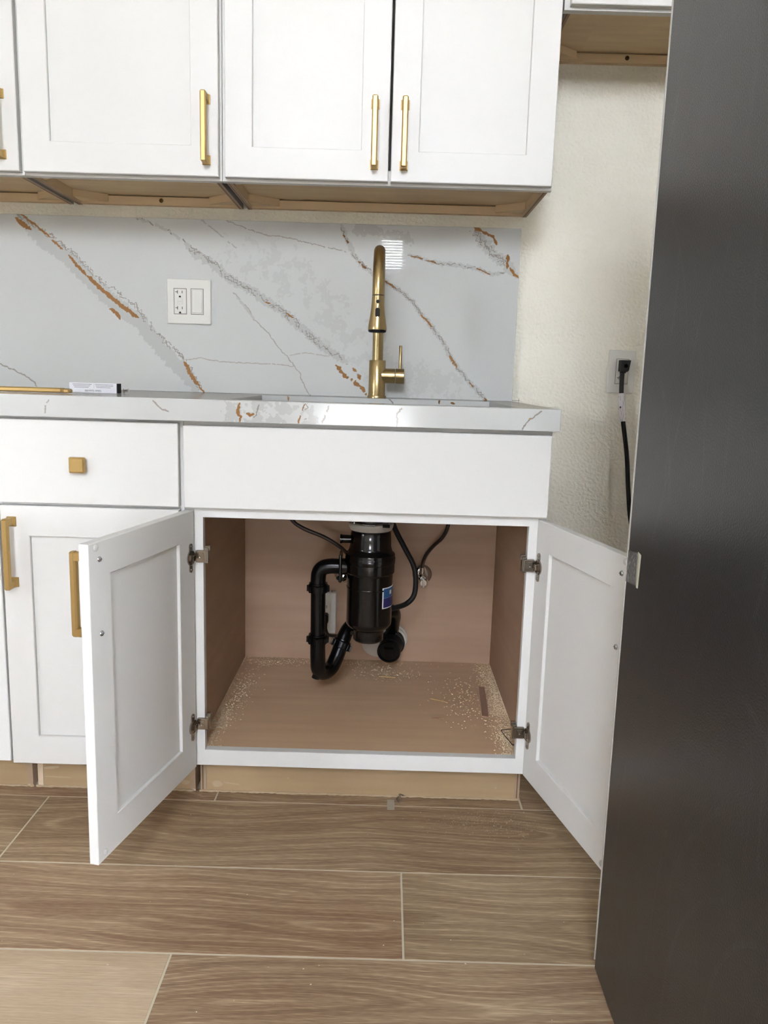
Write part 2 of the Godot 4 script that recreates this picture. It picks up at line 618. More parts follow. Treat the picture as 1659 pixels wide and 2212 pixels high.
const QUARTZ := Color(0.806, 0.812, 0.804)
const BROWN := Color(0.57, 0.41, 0.24)
const GREYVEIN := Color(0.57, 0.54, 0.51)
const PALEBAND := Color(0.745, 0.75, 0.742)

func splash_print() -> ImageTexture:
	var p := Print.new(-0.90, 0.7787, 0.9348, 1.4021, 1200.0, QUARTZ)
	var cloud_c := Color(0.778, 0.785, 0.778)
	p.cloud([0.03, 1.31, 0.12, 1.28, 0.20, 1.23, 0.27, 1.15, 0.35, 1.07, 0.454, 1.012, 0.573, 0.971], 0.085, cloud_c, 3.0, 0.02)
	p.cloud([0.402, 1.011, 0.481, 1.0, 0.586, 0.977, 0.652, 0.96], 0.05, cloud_c, 8.0, 0.0)
	p.cloud([0.33, 1.39, 0.40, 1.375, 0.46, 1.36], 0.03, PALEBAND, 5.0, -0.1)
	# the broad left diagonal
	p.stroke([-0.597, 1.398, -0.532, 1.335, -0.462, 1.288, -0.36, 1.19, -0.272, 1.127, -0.203, 1.047, -0.14, 0.985, -0.11, 0.936], 0.019, PALEBAND, 1.0, 0.35, -1.0, 0.003)
	for k in 3:
		p.stroke([-0.60, 1.40, -0.511, 1.345, -0.443, 1.298, -0.359, 1.22, -0.286, 1.172, -0.213, 1.084, -0.147, 1.03, -0.10, 0.945], 0.0005, GREYVEIN, 11.0 + k * 4.0, 0.8, 0.0, 0.012)
	p.stroke([-0.604, 1.389, -0.581, 1.372, -0.561, 1.358], 0.0062, BROWN, 2.0, 0.7)
	p.stroke([-0.595, 1.403, -0.552, 1.373, -0.511, 1.342], 0.0019, BROWN, 3.0, 0.9)
	p.stroke([-0.507, 1.334, -0.476, 1.311], 0.0020, BROWN, 4.0, 0.9)
	p.stroke([-0.462, 1.297, -0.44, 1.27, -0.413, 1.244], 0.0032, BROWN, 5.0, 0.9)
	p.stroke([-0.413, 1.244, -0.367, 1.204, -0.321, 1.167, -0.272, 1.136], 0.0048, BROWN, 6.0, 0.6)
	p.stroke([-0.353, 1.159, -0.336, 1.149, -0.324, 1.13], 0.0045, BROWN, 7.0, 0.5)
	p.stroke([-0.147, 1.023, -0.126, 0.98, -0.105, 0.955], 0.0042, BROWN, 8.0, 0.7)
	p.stroke([-0.105, 0.955, -0.092, 0.937], 0.0016, BROWN, 8.0, 0.7)
	# second diagonal
	p.stroke([-0.279, 1.401, -0.234, 1.385, -0.188, 1.368, -0.143, 1.341, -0.115, 1.315], 0.0012, GREYVEIN, 21.0, 1.0, -0.4, 0.004)
	p.stroke([-0.279, 1.401, -0.234, 1.385, -0.188, 1.368, -0.143, 1.341, -0.115, 1.315], 0.003, PALEBAND, 22.0, 0.8, -0.2, 0.004)
	p.stroke([-0.143, 1.335, -0.115, 1.312, -0.075, 1.290, -0.029, 1.253, 0.041, 1.217, 0.088, 1.185, 0.143, 1.155, 0.195, 1.108, 0.249, 1.068, 0.314, 1.031], 0.0105, PALEBAND, 23.0, 0.55, -1.0, 0.004)
	for k in 3:
		p.stroke([-0.13, 1.325, -0.075, 1.294, -0.029, 1.253, 0.041, 1.217, 0.088, 1.185, 0.143, 1.155, 0.195, 1.108, 0.249, 1.068, 0.314, 1.031], 0.0005, GREYVEIN, 24.0 + k * 5.0, 0.9, -0.05, 0.012)
	p.stroke([0.277, 1.025, 0.305, 0.996, 0.352, 0.965, 0.367, 0.945], 0.0042, BROWN, 26.0, 0.9, -0.35)
	p.stroke([0.326, 1.018, 0.337, 1.009], 0.0062, BROWN, 27.0, 0.6)
	p.stroke([0.341, 1.001, 0.347, 0.986], 0.0066, BROWN, 28.0, 0.6)
	p.stroke([0.079, 1.187, 0.094, 1.184], 0.0018, BROWN, 29.0, 0.6)
	p.stroke([0.138, 1.16, 0.159, 1.147], 0.0017, BROWN, 30.0, 0.6)
	# thin veins
	p.stroke([-0.097, 1.4, -0.046, 1.361, 0.004, 1.324], 0.0014, PALEBAND.darkened(0.06), 31.0, 0.8, -0.3)
	p.stroke([-0.032, 1.399, 0.031, 1.377, 0.087, 1.362, 0.13, 1.36, 0.187, 1.347, 0.261, 1.334, 0.302, 1.327], 0.0009, GREYVEIN.lightened(0.2), 32.0, 1.0, -0.35, 0.003)
	p.stroke([-0.01, 1.211, 0.027, 1.175, 0.05, 1.14, 0.083, 1.11, 0.117, 1.07, 0.149, 1.034, 0.176, 1.003, 0.192, 0.962, 0.209, 0.936], 0.0010, GREYVEIN.lightened(0.25), 33.0, 0.9, -0.6, 0.003)
	p.stroke([0.0, 1.20, 0.03, 1.165, 0.05, 1.14], 0.0022, PALEBAND, 34.0, 0.9)
	p.stroke([-0.145, 1.027, -0.1, 1.033, -0.039, 1.024, 0.041, 1.023, 0.106, 1.023, 0.16, 1.017], 0.0010, GREYVEIN.lightened(0.3), 35.0, 0.9, -0.6, 0.002)
	p.stroke([0.149, 1.047, 0.196, 1.056, 0.256, 1.047], 0.0010, GREYVEIN.lightened(0.35), 36.0, 0.9, -0.5, 0.002)
	p.stroke([-0.679, 1.008, -0.638, 0.99, -0.606, 0.976, -0.575, 0.957, -0.564, 0.942], 0.0014, GREYVEIN.lightened(0.15), 37.0, 0.9, -0.5, 0.003)
	# third diagonal, passing behind the faucet
	p.stroke([0.285, 1.397, 0.301, 1.36, 0.324, 1.315, 0.347, 1.291, 0.377, 1.271, 0.408, 1.253, 0.441, 1.234, 0.484, 1.204, 0.516, 1.163, 0.545, 1.134, 0.577, 1.093, 0.595, 1.062, 0.618, 1.027, 0.652, 0.991, 0.708, 0.937], 0.0058, PALEBAND, 41.0, 0.7, -1.0, 0.003)
	for k in 2:
		p.stroke([0.285, 1.397, 0.301, 1.36, 0.324, 1.315, 0.377, 1.271, 0.441, 1.234, 0.484, 1.204, 0.516, 1.163, 0.545, 1.134, 0.577, 1.093, 0.618, 1.027, 0.652, 0.991, 0.708, 0.937], 0.0006, GREYVEIN, 42.0 + k * 6.0, 0.9, -0.15, 0.007)
	p.stroke([0.288, 1.375, 0.301, 1.36, 0.315, 1.33], 0.0016, BROWN.darkened(0.1), 44.0, 0.8, -0.3)
	p.stroke([0.335, 1.302, 0.347, 1.291, 0.377, 1.271, 0.408, 1.253, 0.441, 1.234], 0.0019, BROWN.darkened(0.1), 45.0, 0.9, -0.25)
	p.stroke([0.512, 1.168, 0.53, 1.15, 0.545, 1.134], 0.0017, BROWN, 46.0, 0.8, -0.3)
	p.stroke([0.597, 1.06, 0.606, 1.045, 0.618, 1.027], 0.0030, BROWN, 47.0, 0.9, -0.3)
	p.stroke([0.655, 0.988, 0.668, 0.975], 0.0014, BROWN, 48.0, 0.8)
	p.stroke([0.699, 0.945, 0.708, 0.938], 0.0036, BROWN, 49.0, 0.6)
	# right-hand branch and corner knot
	p.stroke([0.47, 1.324, 0.49, 1.318, 0.548, 1.304, 0.616, 1.299, 0.658, 1.293, 0.701, 1.278, 0.738, 1.284], 0.0050, PALEBAND, 51.0, 0.8, -0.8, 0.003)
	p.stroke([0.47, 1.324, 0.49, 1.318, 0.548, 1.304, 0.616, 1.299, 0.658, 1.293, 0.701, 1.278, 0.738, 1.284], 0.0007, GREYVEIN, 52.0, 0.9, -0.2, 0.006)
	p.stroke([0.478, 1.320, 0.515, 1.312, 0.55, 1.303], 0.0015, BROWN.darkened(0.12), 53.0, 0.9, -0.3)
	p.stroke([0.66, 1.292, 0.70, 1.277, 0.735, 1.283], 0.0011, BROWN, 54.0, 0.9, 0.0)
	p.stroke([0.652, 1.394, 0.672, 1.362, 0.704, 1.331, 0.742, 1.307, 0.775, 1.27], 0.014, PALEBAND, 55.0, 0.5, -1.0, 0.004)
	for k in 4:
		p.stroke([0.645, 1.395, 0.672, 1.362, 0.704, 1.331, 0.742, 1.307], 0.0005, GREYVEIN, 56.0 + k * 5.0, 0.9, -0.1, 0.016)
	p.stroke([0.648, 1.402, 0.67, 1.388], 0.0062, BROWN, 61.0, 0.5)
	p.stroke([0.67, 1.388, 0.701, 1.376, 0.713, 1.354], 0.0030, BROWN, 62.0, 0.8)
	p.stroke([0.743, 1.33, 0.748, 1.312], 0.0055, BROWN, 63.0, 0.6)
	p.stroke([0.745, 1.315, 0.743, 1.293], 0.0032, BROWN, 64.0, 0.8)
	p.stroke([0.752, 1.297, 0.763, 1.283, 0.779, 1.268], 0.0030, BROWN, 65.0, 0.7)
	return p.texture()

func apron_print() -> ImageTexture:
	var p := Print.new(-0.90, 0.7826, 0.8895, 0.9348, 1200.0, QUARTZ)
	p.cloud([0.13, 0.912, 0.20, 0.912, 0.25, 0.905], 0.05, PALEBAND, 4.0, -0.15)
	p.stroke([0.125, 0.93, 0.12, 0.916, 0.122, 0.902], 0.0030, BROWN, 1.0, 0.9)
	p.stroke([0.122, 0.905, 0.127, 0.902, 0.125, 0.891], 0.0026, BROWN, 2.0, 0.9)
	p.stroke([0.138, 0.909, 0.146, 0.905, 0.155, 0.908], 0.0040, BROWN, 3.0, 0.7)
	p.stroke([0.163, 0.932, 0.159, 0.915, 0.156, 0.90], 0.0008, GREYVEIN, 4.0, 0.9, -0.5, 0.004)
	p.stroke([0.257, 0.931, 0.25, 0.915, 0.247, 0.90], 0.0010, BROWN.darkened(0.15), 5.0, 0.9, -0.3)
	p.stroke([0.247, 0.902, 0.243, 0.892], 0.0020, BROWN, 6.0, 0.7)
	p.stroke([0.263, 0.931, 0.259, 0.918, 0.255, 0.90], 0.0007, GREYVEIN, 7.0, 0.9, -0.2, 0.008)
	p.stroke([0.309, 0.928, 0.301, 0.914, 0.295, 0.893], 0.0012, GREYVEIN.lightened(0.15), 8.0, 0.9, -0.5, 0.004)
	p.stroke([0.454, 0.93, 0.447, 0.911, 0.446, 0.891], 0.0012, GREYVEIN, 9.0, 0.9, -0.5, 0.004)
	p.stroke([0.742, 0.931, 0.719, 0.914, 0.703, 0.892], 0.0009, GREYVEIN, 10.0, 0.9, -0.6, 0.002)
	p.stroke([0.721, 0.916, 0.717, 0.913], 0.0022, BROWN.lightened(0.2), 11.0, 0.7)
	p.stroke([-0.267, 0.926, -0.271, 0.909, -0.274, 0.897], 0.0012, GREYVEIN.lightened(0.2), 12.0, 0.9, -0.5, 0.004)
	p.stroke([-0.053, 0.93, -0.034, 0.912, -0.02, 0.909], 0.0009, GREYVEIN.lightened(0.15), 13.0, 0.9, -0.4)
	return p.texture()

func cut_print() -> ImageTexture:
	var p := Print.new(0.09, 0.705, 0.8895, 0.9348, 1000.0, QUARTZ)
	p.stroke([0.566, 0.936, 0.565, 0.925], 0.0028, BROWN.darkened(0.2), 1.0, 0.5)
	p.stroke([0.596, 0.928, 0.608, 0.928], 0.0034, BROWN.darkened(0.1), 2.0, 0.4)
	p.stroke([0.16, 0.934, 0.162, 0.92], 0.0018, BROWN.lightened(0.2), 3.0, 0.6)
	p.stroke([0.43, 0.934, 0.44, 0.925, 0.445, 0.912], 0.0008, GREYVEIN, 4.0, 0.6)
	return p.texture()

# dusty wipe marks and scuffs on the refrigerator's painted side (u = z from 0.45 to 1.2, v = height 0 to 1.8)
func fridge_print() -> ImageTexture:
	var w := 768
	var h := 1536
	var base := rgb(42, 43, 44)
	var img := Image.create(w, h, false, Image.FORMAT_RGB8)
	img.fill(base)
	var f := noise(1.0, 77, 2)
	for y in range(0, h):
		for x in range(0, w):
			var k := f.get_noise_2d(x * 0.006, y * 0.004) * 0.5 + f.get_noise_2d(x * 0.03, y * 0.02) * 0.25 + f.get_noise_2d(x * 0.16, y * 0.13) * 0.12
			img.set_pixel(x, y, base.lightened(clampf(k * 0.07, 0.0, 0.2)).darkened(clampf(-k * 0.09, 0.0, 0.2)))
	var r := RandomNumberGenerator.new()
	r.seed = 5
	for s in 70:
		var p := Vector2(r.randf() * w, r.randf_range(0.25, 1.0) * h)
		var dir := r.randf_range(-0.5, 0.5) - PI / 2.0
		var bend := r.randf_range(-0.010, 0.010)
		var strength := r.randf_range(0.10, 0.34)
		var wide := r.randf_range(1.0, 9.0)
		for k in r.randi_range(50, 190):
			p += Vector2(cos(dir), sin(dir)) * 1.6
			dir += bend
			var fade := 0.4 + 0.6 * absf(f.get_noise_2d(k * 0.11 + s, s * 9.0)) * 2.0
			for j in int(wide):
				var q := p + Vector2(-sin(dir), cos(dir)) * (j - wide / 2.0) * 1.2
				if q.x >= 0 and q.y >= 0 and q.x < w and q.y < h:
					var e := strength * fade * (0.4 + absf(f.get_noise_2d(j * 7.0 + s, k * 0.02)))
					img.set_pixelv(Vector2i(q), img.get_pixelv(Vector2i(q)).lerp(Color(0.62, 0.62, 0.62), e))
	for k in 60:
		img.set_pixel(r.randi() % w, r.randi() % h, Color(0.6, 0.58, 0.54))
	return ImageTexture.create_from_image(img)

# ------------------------------------------------------------------ the room
# wall panel in the uv plane with rectangular holes; put maps (u0, u1, v0, v1) to a box
func holed(u0: float, u1: float, v0: float, v1: float, holes: Array, put: Callable) -> void:
	var us := [u0, u1]
	var vs := [v0, v1]
	for h: Array in holes:
		us.append_array([h[0], h[1]])
		vs.append_array([h[2], h[3]])
	us.sort()
	vs.sort()
	for i in us.size() - 1:
		for j in vs.size() - 1:
			var cu: float = (us[i] + us[i + 1]) / 2.0
			var cv: float = (vs[j] + vs[j + 1]) / 2.0
			if us[i + 1] - us[i] < 1e-5 or vs[j + 1] - vs[j] < 1e-5:
				continue
			var open := false
			for h: Array in holes:
				open = open or (cu > h[0] and cu < h[1] and cv > h[2] and cv < h[3])
			if not open:
				put.call(us[i], us[i + 1], vs[j], vs[j + 1])

const ROOM_L := -2.9
const ROOM_R := 2.6
const ROOM_F := 4.2
const ROOM_H := 3.40

func build_room() -> void:
	structure("wall_back", slab(ROOM_L - 0.1, ROOM_R + 0.1, 0.0, ROOM_H, -0.711, -0.611), M.wall, "pale cream textured wall behind the cabinets and refrigerator", "wall")
	structure("ceiling", slab(ROOM_L - 0.1, ROOM_R + 0.1, ROOM_H, ROOM_H + 0.1, -0.711, ROOM_F + 0.1), M.ceiling, "plain white ceiling above the kitchen", "ceiling")
	# openings, each as [from, to, bottom, top] along its wall
	var high := [-0.32, 0.62, 2.29, 3.22]
	var low := [-0.10, 0.62, 0.48, 0.83]
	var small := [0.329, 0.529, 1.925, 2.195]
	var left := [2.8, 3.4, 1.1, 1.9]
	var clerestory := [1.35, 1.85, 2.02, 2.34]
	var right := [3.0, 3.8, 0.7, 1.8]
	var g := Geo.new()
	holed(-0.611, ROOM_F, 0.0, ROOM_H, [left], func(a: float, b: float, c: float, d: float) -> void: g.box(ROOM_L - 0.1, ROOM_L, c, d, a, b))
	structure("wall_left", g, M.far_wall, "plain white wall with a window left of the kitchen", "wall")
	var g1 := Geo.new()
	holed(-0.611, ROOM_F, 0.0, ROOM_H, [right, clerestory], func(a: float, b: float, c: float, d: float) -> void: g1.box(ROOM_R, ROOM_R + 0.1, c, d, a, b))
	structure("wall_right", g1, M.far_wall, "plain white wall with a window right of the refrigerator", "wall")
	var g2 := Geo.new()
	holed(ROOM_L - 0.1, ROOM_R + 0.1, 0.0, ROOM_H, [high, small, low], func(a: float, b: float, c: float, d: float) -> void: g2.box(a, b, c, d, ROOM_F, ROOM_F + 0.1))
	structure("wall_front", g2, M.far_wall, "plain white wall behind the photographer with two windows", "wall")
	# windows: a frame and its panes each, built lying along x and turned into their wall
	var rows := [
		["window_1", high, Transform3D(Basis(), Vector3(0, 0, ROOM_F + 0.05)), "wide high window in the wall behind the photographer", 3],
		["window_2", small, Transform3D(Basis(), Vector3(0, 0, ROOM_F + 0.05)), "small window with open blinds mirrored in the backsplash", 1],
		["window_5", low, Transform3D(Basis(), Vector3(0, 0, ROOM_F + 0.05)), "low window near the floor behind the photographer", 2],
		["window_3", left, Transform3D(Basis(Vector3.UP, -PI / 2.0), Vector3(ROOM_L - 0.05, 0, 0)), "white framed window in the left wall", 2],
		["window_4", right, Transform3D(Basis(Vector3.UP, -PI / 2.0), Vector3(ROOM_R + 0.05, 0, 0)), "white framed window in the right wall", 2],
		["window_6", clerestory, Transform3D(Basis(Vector3.UP, -PI / 2.0), Vector3(ROOM_R + 0.05, 0, 0)), "small high window in the right wall above the refrigerator", 1]]
	for h: Array in rows:
		var r: Array = h[1]
		var f := Geo.new()
		f.t = h[2]
		var e := 0.012 if h[0] == "window_2" else 0.03
		f.ring([r[0], r[1], r[2], r[3]], [r[0] + e, r[1] - e, r[2] + e, r[3] - e], -0.02, 0.02, 0.002)
		var o := structure(h[0], f, M.plastic, h[3], "window")
		var n: int = h[4]
		for k in n:
			var p0 := lerpf(r[0] + e, r[1] - e, float(k) / n)
			var p1 := lerpf(r[0] + e, r[1] - e, float(k + 1) / n)
			var gp := Geo.new()
			gp.t = h[2]
			gp.box(p0 + 0.004, p1 - 0.004, r[2] + e, r[3] - e, -0.002, 0.002)
			part("pane", gp, M.clear, o)
			if k > 0:
				var gm := Geo.new()
				gm.t = h[2]
				gm.box(p0 - 0.012, p0 + 0.012, r[2] + e, r[3] - e, -0.018, 0.018, 0.002)
				part("mullion", gm, M.plastic, o)
		if h[0] == "window_2":
			for k in 11:
				var sl := Geo.new()
				sl.t = Transform3D(Basis(Vector3.RIGHT, 0.60), Vector3((r[0] + r[1]) / 2.0, r[2] + 0.022 + k * 0.0226, ROOM_F + 0.012))
				sl.box(-0.088, 0.088, -0.0008, 0.0008, -0.0125, 0.0125)
				part("slat", sl, M.plastic, o)

func build_floor() -> void:
	var fl := structure("floor", slab(ROOM_L - 0.1, ROOM_R + 0.1, -0.12, -0.0005, -0.711, ROOM_F + 0.1), M.grout, "floor of grey brown wood look tile planks with pale grout", "floor")
	var put := func(x0: float, x1: float, z0: float, z1: float, m: int, flip: bool, shift: float) -> void:
		var gap := 0.0016
		var g := Geo.new()
		g.box(x0 + gap, x1 - gap, -0.009, 0.0, z0 + gap, z1 - gap, 0.0008)
		for k in g.u.size():
			var q := g.v[k]
			var a := (q.x - x0) / 1.28
			var b := (q.z - z0) / 0.2445
			g.u[k] = Vector2((1.0 - a if flip else a) * 0.98 + 0.01 + shift, clampf(1.0 - b if flip else b, 0.01, 0.99))
		part("plank", g, M.plank[m], fl)
	# the rows the photograph shows, then the rest of the room in the same bond
	var rows := [-0.0475, 0.2043, 0.4485]
	for k in 15:
		rows.append(0.693 + k * 0.2445)
	var first := [-0.340, 0.4818, 0.0815]
	for r in rows.size() - 1:
		var j: float = first[r] if r < 3 else [-0.72, 0.28, -0.25, 0.6][r % 4]
		var x := j
		while x > ROOM_L:
			x -= 1.28
		var c := 0
		while x < ROOM_R:
			var a := maxf(x, ROOM_L)
			var b := minf(x + 1.28, ROOM_R)
			var m: int = [0, 1, 2, 3][(r * 2 + c * 3) % 4]
			if r == 0:
				m = 3 if x < -0.5 else 0
			elif r == 1:
				m = 1 if x < 0.3 else 3
			elif r == 2:
				m = 4 if x < 0.0 else 2
			put.call(a, b, rows[r], minf(rows[r + 1], ROOM_F), m, (r + c) % 2 == 1, 0.0)
			x += 1.28
			c += 1
	# the narrow strip along the toe kick and the alcove beside the last cabinet
	put.call(-1.15, 0.0479, -0.102, -0.0475, 1, false, 0.1)
	put.call(0.0479, 0.7695, -0.102, -0.0475, 0, false, 0.2)
	put.call(ROOM_L, -1.15, -0.102, -0.0475, 2, false, 0.3)
	for q: Array in [[0.7705, 1.52, 2], [1.52, ROOM_R, 3]]:
		put.call(q[0], q[1], -0.292, -0.0475, q[2], true, 0.05)
		put.call(q[0], q[1], -0.5365, -0.292, (q[2] + 1) % 4, false, 0.15)
		put.call(q[0], q[1], -0.611, -0.5365, q[2], false, 0.4)

# ------------------------------------------------------------------ base cabinets
func build_sink_base() -> void:
	var c := thing("sink_base_cabinet", "white sink base cabinet with both doors swung open under the faucet", "cabinet")
	var W := 0.7752
	for s: Array in [[0.006, 0.0204], [0.7570, 0.7690]]:
		var g := Geo.new()
		g.box(s[0], s[1], 0.1143, 0.8890, -0.6105, -0.0192)
		g.box(s[0], s[1], 0.0005, 0.1143, -0.6105, -0.0886)
		part("side_panel", g, M.ply_inside, c)
	part("back_panel", slab(0.0206, 0.7568, 0.020, 0.8885, -0.6105, -0.6060), M.ply_inside, c)
	part("bottom_panel", slab(0.0206, 0.7568, 0.1385, 0.1509, -0.6058, -0.0192), M.ply_floor, c)
	var f := Geo.new()
	f.ring([0.0005, W - 0.0005, 0.1143, 0.8893], [0.0387, 0.7375, 0.1513, 0.6835], -0.019, 0.0, 0.0008, 0.0)
	part("face_frame", f, M.paint, c)
	part("false_drawer_front", slab(0.0032, W - 0.0035, 0.7060, 0.8800, 0.0, 0.019, 0.0016), M.paint, c)
	var tk := part("toe_kick", slab(0.0206, 0.7568, 0.0005, 0.1380, -0.1006, -0.0895), M.toe, c)
	smears(tk, [[0.046, 0.020, 0.014, 0.010, 0.0], [0.080, 0.022, 0.026, 0.0020, -0.12], [0.401, 0.086, 0.010, 0.0040, 0.1], [0.520, 0.082, 0.012, 0.0020, 0.15], [0.595, 0.071, 0.090, 0.0012, -0.04], [0.215, 0.040, 0.0022, 0.0022, 0.0], [0.712, 0.030, 0.003, 0.004, 0.0]], -0.0895)
	for e: Array in [[0.0062, 0.0202], [0.7572, 0.7688]]:
		part("plywood_edge", slab(e[0], e[1], 0.006, 0.1140, -0.0886, -0.0880), M.ply_edge, c)
		part("plywood_layer", slab(e[0] + 0.0042, e[0] + 0.0070, 0.006, 0.1140, -0.0880, -0.0878), M.ply_edge_dark, c)
	var k := Geo.new()
	caulk(k, 0.004, 0.771)
	part("caulk_bead", k, M.caulk, c, "rough beige caulk along the floor")
	# doors, swung open a little past a right angle
	var w := 0.3795
	for s: float in [1.0, -1.0]:
		var T := Transform3D(Basis(Vector3.UP, deg_to_rad(-103.1)), Vector3(0.0210, 0, 0.0085)) if s > 0.0 else Transform3D(Basis(Vector3.UP, deg_to_rad(103.6)), Vector3(0.7555, 0, 0.0022))
		var d := shaker("door", c, 0.0, s * w, 0.1146, 0.7000, 0.0, 0.0640, 0.0660, 0.0630)
		d.transform = T
		for y: float in [0.599, 0.216]:
			hinge(d, s, y, 0.0387 if s > 0.0 else 0.7375, T.affine_inverse())
		for y: float in [0.669, 0.537]:
			share("screw", screw_mesh, d, Transform3D(Basis(), Vector3(s * 0.349, y, 0.0)))
		for y: float in [0.691, 0.128]:
			var b := Geo.new()
			b.lathe(Vector3(s * 0.3585, y, 0.0), Vector3(0, 0, -1), [Vector2(0.0062, 0.0), Vector2(0.0058, 0.0012), Vector2(0.0042, 0.0024), Vector2(0.0, 0.0029)], 20)
			part("bumper", b, M.bump, d)
		pull(d, s * 0.349, 0.603, 0.019)

# uneven bead of caulk between toe kick and floor
func caulk(g: Geo, x0: float, x1: float) -> void:
	var p := []
	var rr := []
	var x := x0
	while x < x1:
		p.append(Vector3(x, 0.0020, -0.0885 + 0.0006 * rng.randfn()))
		rr.append(clampf(0.0026 + 0.0007 * rng.randfn(), 0.0012, 0.0045))
		x += 0.006
	g.tube(p, rr, 8)

# dried smears of caulk and plaster on a vertical face: thin flakes with their own outline
func smears(parent: Node3D, spots: Array, z: float) -> void:
	for s: Array in spots:
		var g := Geo.new()
		var p := []
		for k in 9:
			var a := TAU * k / 9.0
			var w: float = s[2] * rng.randf_range(0.75, 1.0)
			var h: float = s[3] * rng.randf_range(0.75, 1.0)
			p.append(Vector2(s[0] + w * cos(a), s[1] + h * sin(a) + s[4] * w * cos(a)))
		g.prism(p, z, z + 0.0003)
		part("caulk_smear", g, M.caulk, parent)

func build_base_cabinets() -> void:
	for q: Array in [[-0.3885, -0.0005, "white base cabinet with one drawer and closed door beside the sink cabinet"], [-0.905, -0.3895, "white base cabinet at the left edge of the photo"]]:
		var x0: float = q[0]
		var x1: float = q[1]
		var c := thing("base_cabinet", q[2], "cabinet", Vector3.ZERO, "closed base cabinets")
		var body := Geo.new()
		body.box(x0 + 0.0055, x0 + 0.0185, 0.1143, 0.8885, -0.6105, -0.0192)
		body.box(x1 - 0.0185, x1 - 0.0055, 0.1143, 0.8885, -0.6105, -0.0192)
		body.box(x0 + 0.0055, x0 + 0.0185, 0.0005, 0.1143, -0.6105, -0.0886)
		body.box(x1 - 0.0185, x1 - 0.0055, 0.0005, 0.1143, -0.6105, -0.0886)
		body.box(x0 + 0.0185, x1 - 0.0185, 0.1385, 0.152, -0.6105, -0.0192)
		body.box(x0 + 0.0185, x1 - 0.0185, 0.152, 0.8885, -0.6105, -0.6055)
		part("carcass", body, M.ply, c)
		part("face_frame", slab(x0, x1, 0.1143, 0.8893, -0.019, 0.0, 0.0008), M.paint, c)
		var tk := part("toe_kick", slab(x0 + 0.0187, x1 - 0.0187, 0.0005, 0.138, -0.1006, -0.0895), M.toe, c)
		if x0 > -0.5:
			smears(tk, [[-0.350, 0.050, 0.024, 0.0045, 0.12], [-0.335, 0.026, 0.040, 0.0022, -0.03], [-0.030, 0.022, 0.012, 0.007, 0.0]], -0.0895)
		part("plywood_edge", slab(x1 - 0.0183, x1 - 0.0057, 0.006, 0.114, -0.0886, -0.0880), M.ply_edge, c)
		var k := Geo.new()
		caulk(k, x0 + 0.002, x1 - 0.002)
		part("caulk_bead", k, M.caulk, c)
		var d0 := x0 + 0.0035
		var d1 := x1 - 0.0068
		if x0 > -0.5:
			d0 = -0.3872
			var dr := part("drawer_front", slab(d0, d1, 0.7068, 0.8838, 0.0, 0.019, 0.0016), M.paint, c)
			var kn := Geo.new()
			var kc := Vector2(-0.2132, 0.7922)
			kn.box(kc.x - 0.0075, kc.x + 0.0075, kc.y - 0.0075, kc.y + 0.0075, 0.019, 0.030, 0.001)
			kn.box(kc.x - 0.0162, kc.x + 0.0162, kc.y - 0.0162, kc.y + 0.0162, 0.030, 0.0400, 0.0016)
			kn.box(kc.x - 0.0140, kc.x + 0.0140, kc.y - 0.0140, kc.y + 0.0140, 0.0400, 0.0418, 0.0010)
			part("knob", kn, M.gold, dr)
			var dd := shaker("door", c, d0, d1, 0.1158, 0.7008, 0.0, 0.0605, 0.0660, 0.0660)
			pull(dd, -0.3630, 0.6003, 0.019)
		else:
			part("drawer_front", slab(d0, -0.3925, 0.7068, 0.8838, 0.0, 0.019, 0.0016), M.paint, c)
			shaker("door", c, d0, -0.3915, 0.1205, 0.7008, 0.0, 0.0605, 0.0660, 0.0660)

# ------------------------------------------------------------------ counter, splash, sink
func build_counter() -> void:
	var c := thing("countertop", "white quartz countertop with brown and grey veins over the base cabinets", "countertop")
	var g := Geo.new()
	g.t = Transform3D(Basis(Vector3.RIGHT, -PI / 2.0), Vector3.ZERO)      # local z becomes up, local y runs to the back
	g.ring([-0.90, 0.7826, -0.0160, 0.6108], [0.0900, 0.7000, 0.0340, 0.4700], 0.8897, 0.9348, 0.0006)
	part("slab", g, M.quartz, c)
	var ap := slab(-0.90, 0.7826, 0.8895, 0.9348, 0.0160, 0.0371, 0.0012)
	uv_front(ap, -0.90, 0.7826, 0.8895, 0.9348)
	part("apron", ap, M.apron, c)
	var cut := slab(0.0905, 0.6995, 0.8900, 0.9346, -0.4712, -0.4680)
	uv_front(cut, 0.09, 0.705, 0.8895, 0.9348)
	part("sink_cutout_edge", cut, M.cut, c)
	var sp := slab(-0.90, 0.7787, 0.9350, 1.4021, -0.6108, -0.5897, 0.0008)
	uv_front(sp, -0.90, 0.7787, 0.9348, 1.4021)
	tag(part("backsplash", sp, M.splash), "glossy white quartz backsplash with brown diagonal veins behind the faucet", "backsplash")
	# undermount bowl
	var b := Geo.new()
	b.t = Transform3D(Basis(Vector3.RIGHT, -PI / 2.0), Vector3.ZERO)
	b.ring([0.060, 0.730, 0.0200, 0.5000], [0.0950, 0.6950, 0.0390, 0.4650], 0.8870, 0.8892, 0.0)
	b.t = Transform3D()
	b.box(0.0930, 0.0950, 0.7020, 0.888, -0.465, -0.039)
	b.box(0.6950, 0.6970, 0.7020, 0.888, -0.465, -0.039)
	b.box(0.0930, 0.6970, 0.7020, 0.888, -0.467, -0.465)
	b.box(0.0930, 0.6970, 0.7020, 0.888, -0.039, -0.037)
	b.box(0.0930, 0.6970, 0.7000, 0.7020, -0.467, -0.037)
	tag(part("sink", b, M.steel), "stainless steel undermount sink set in the white countertop", "sink")

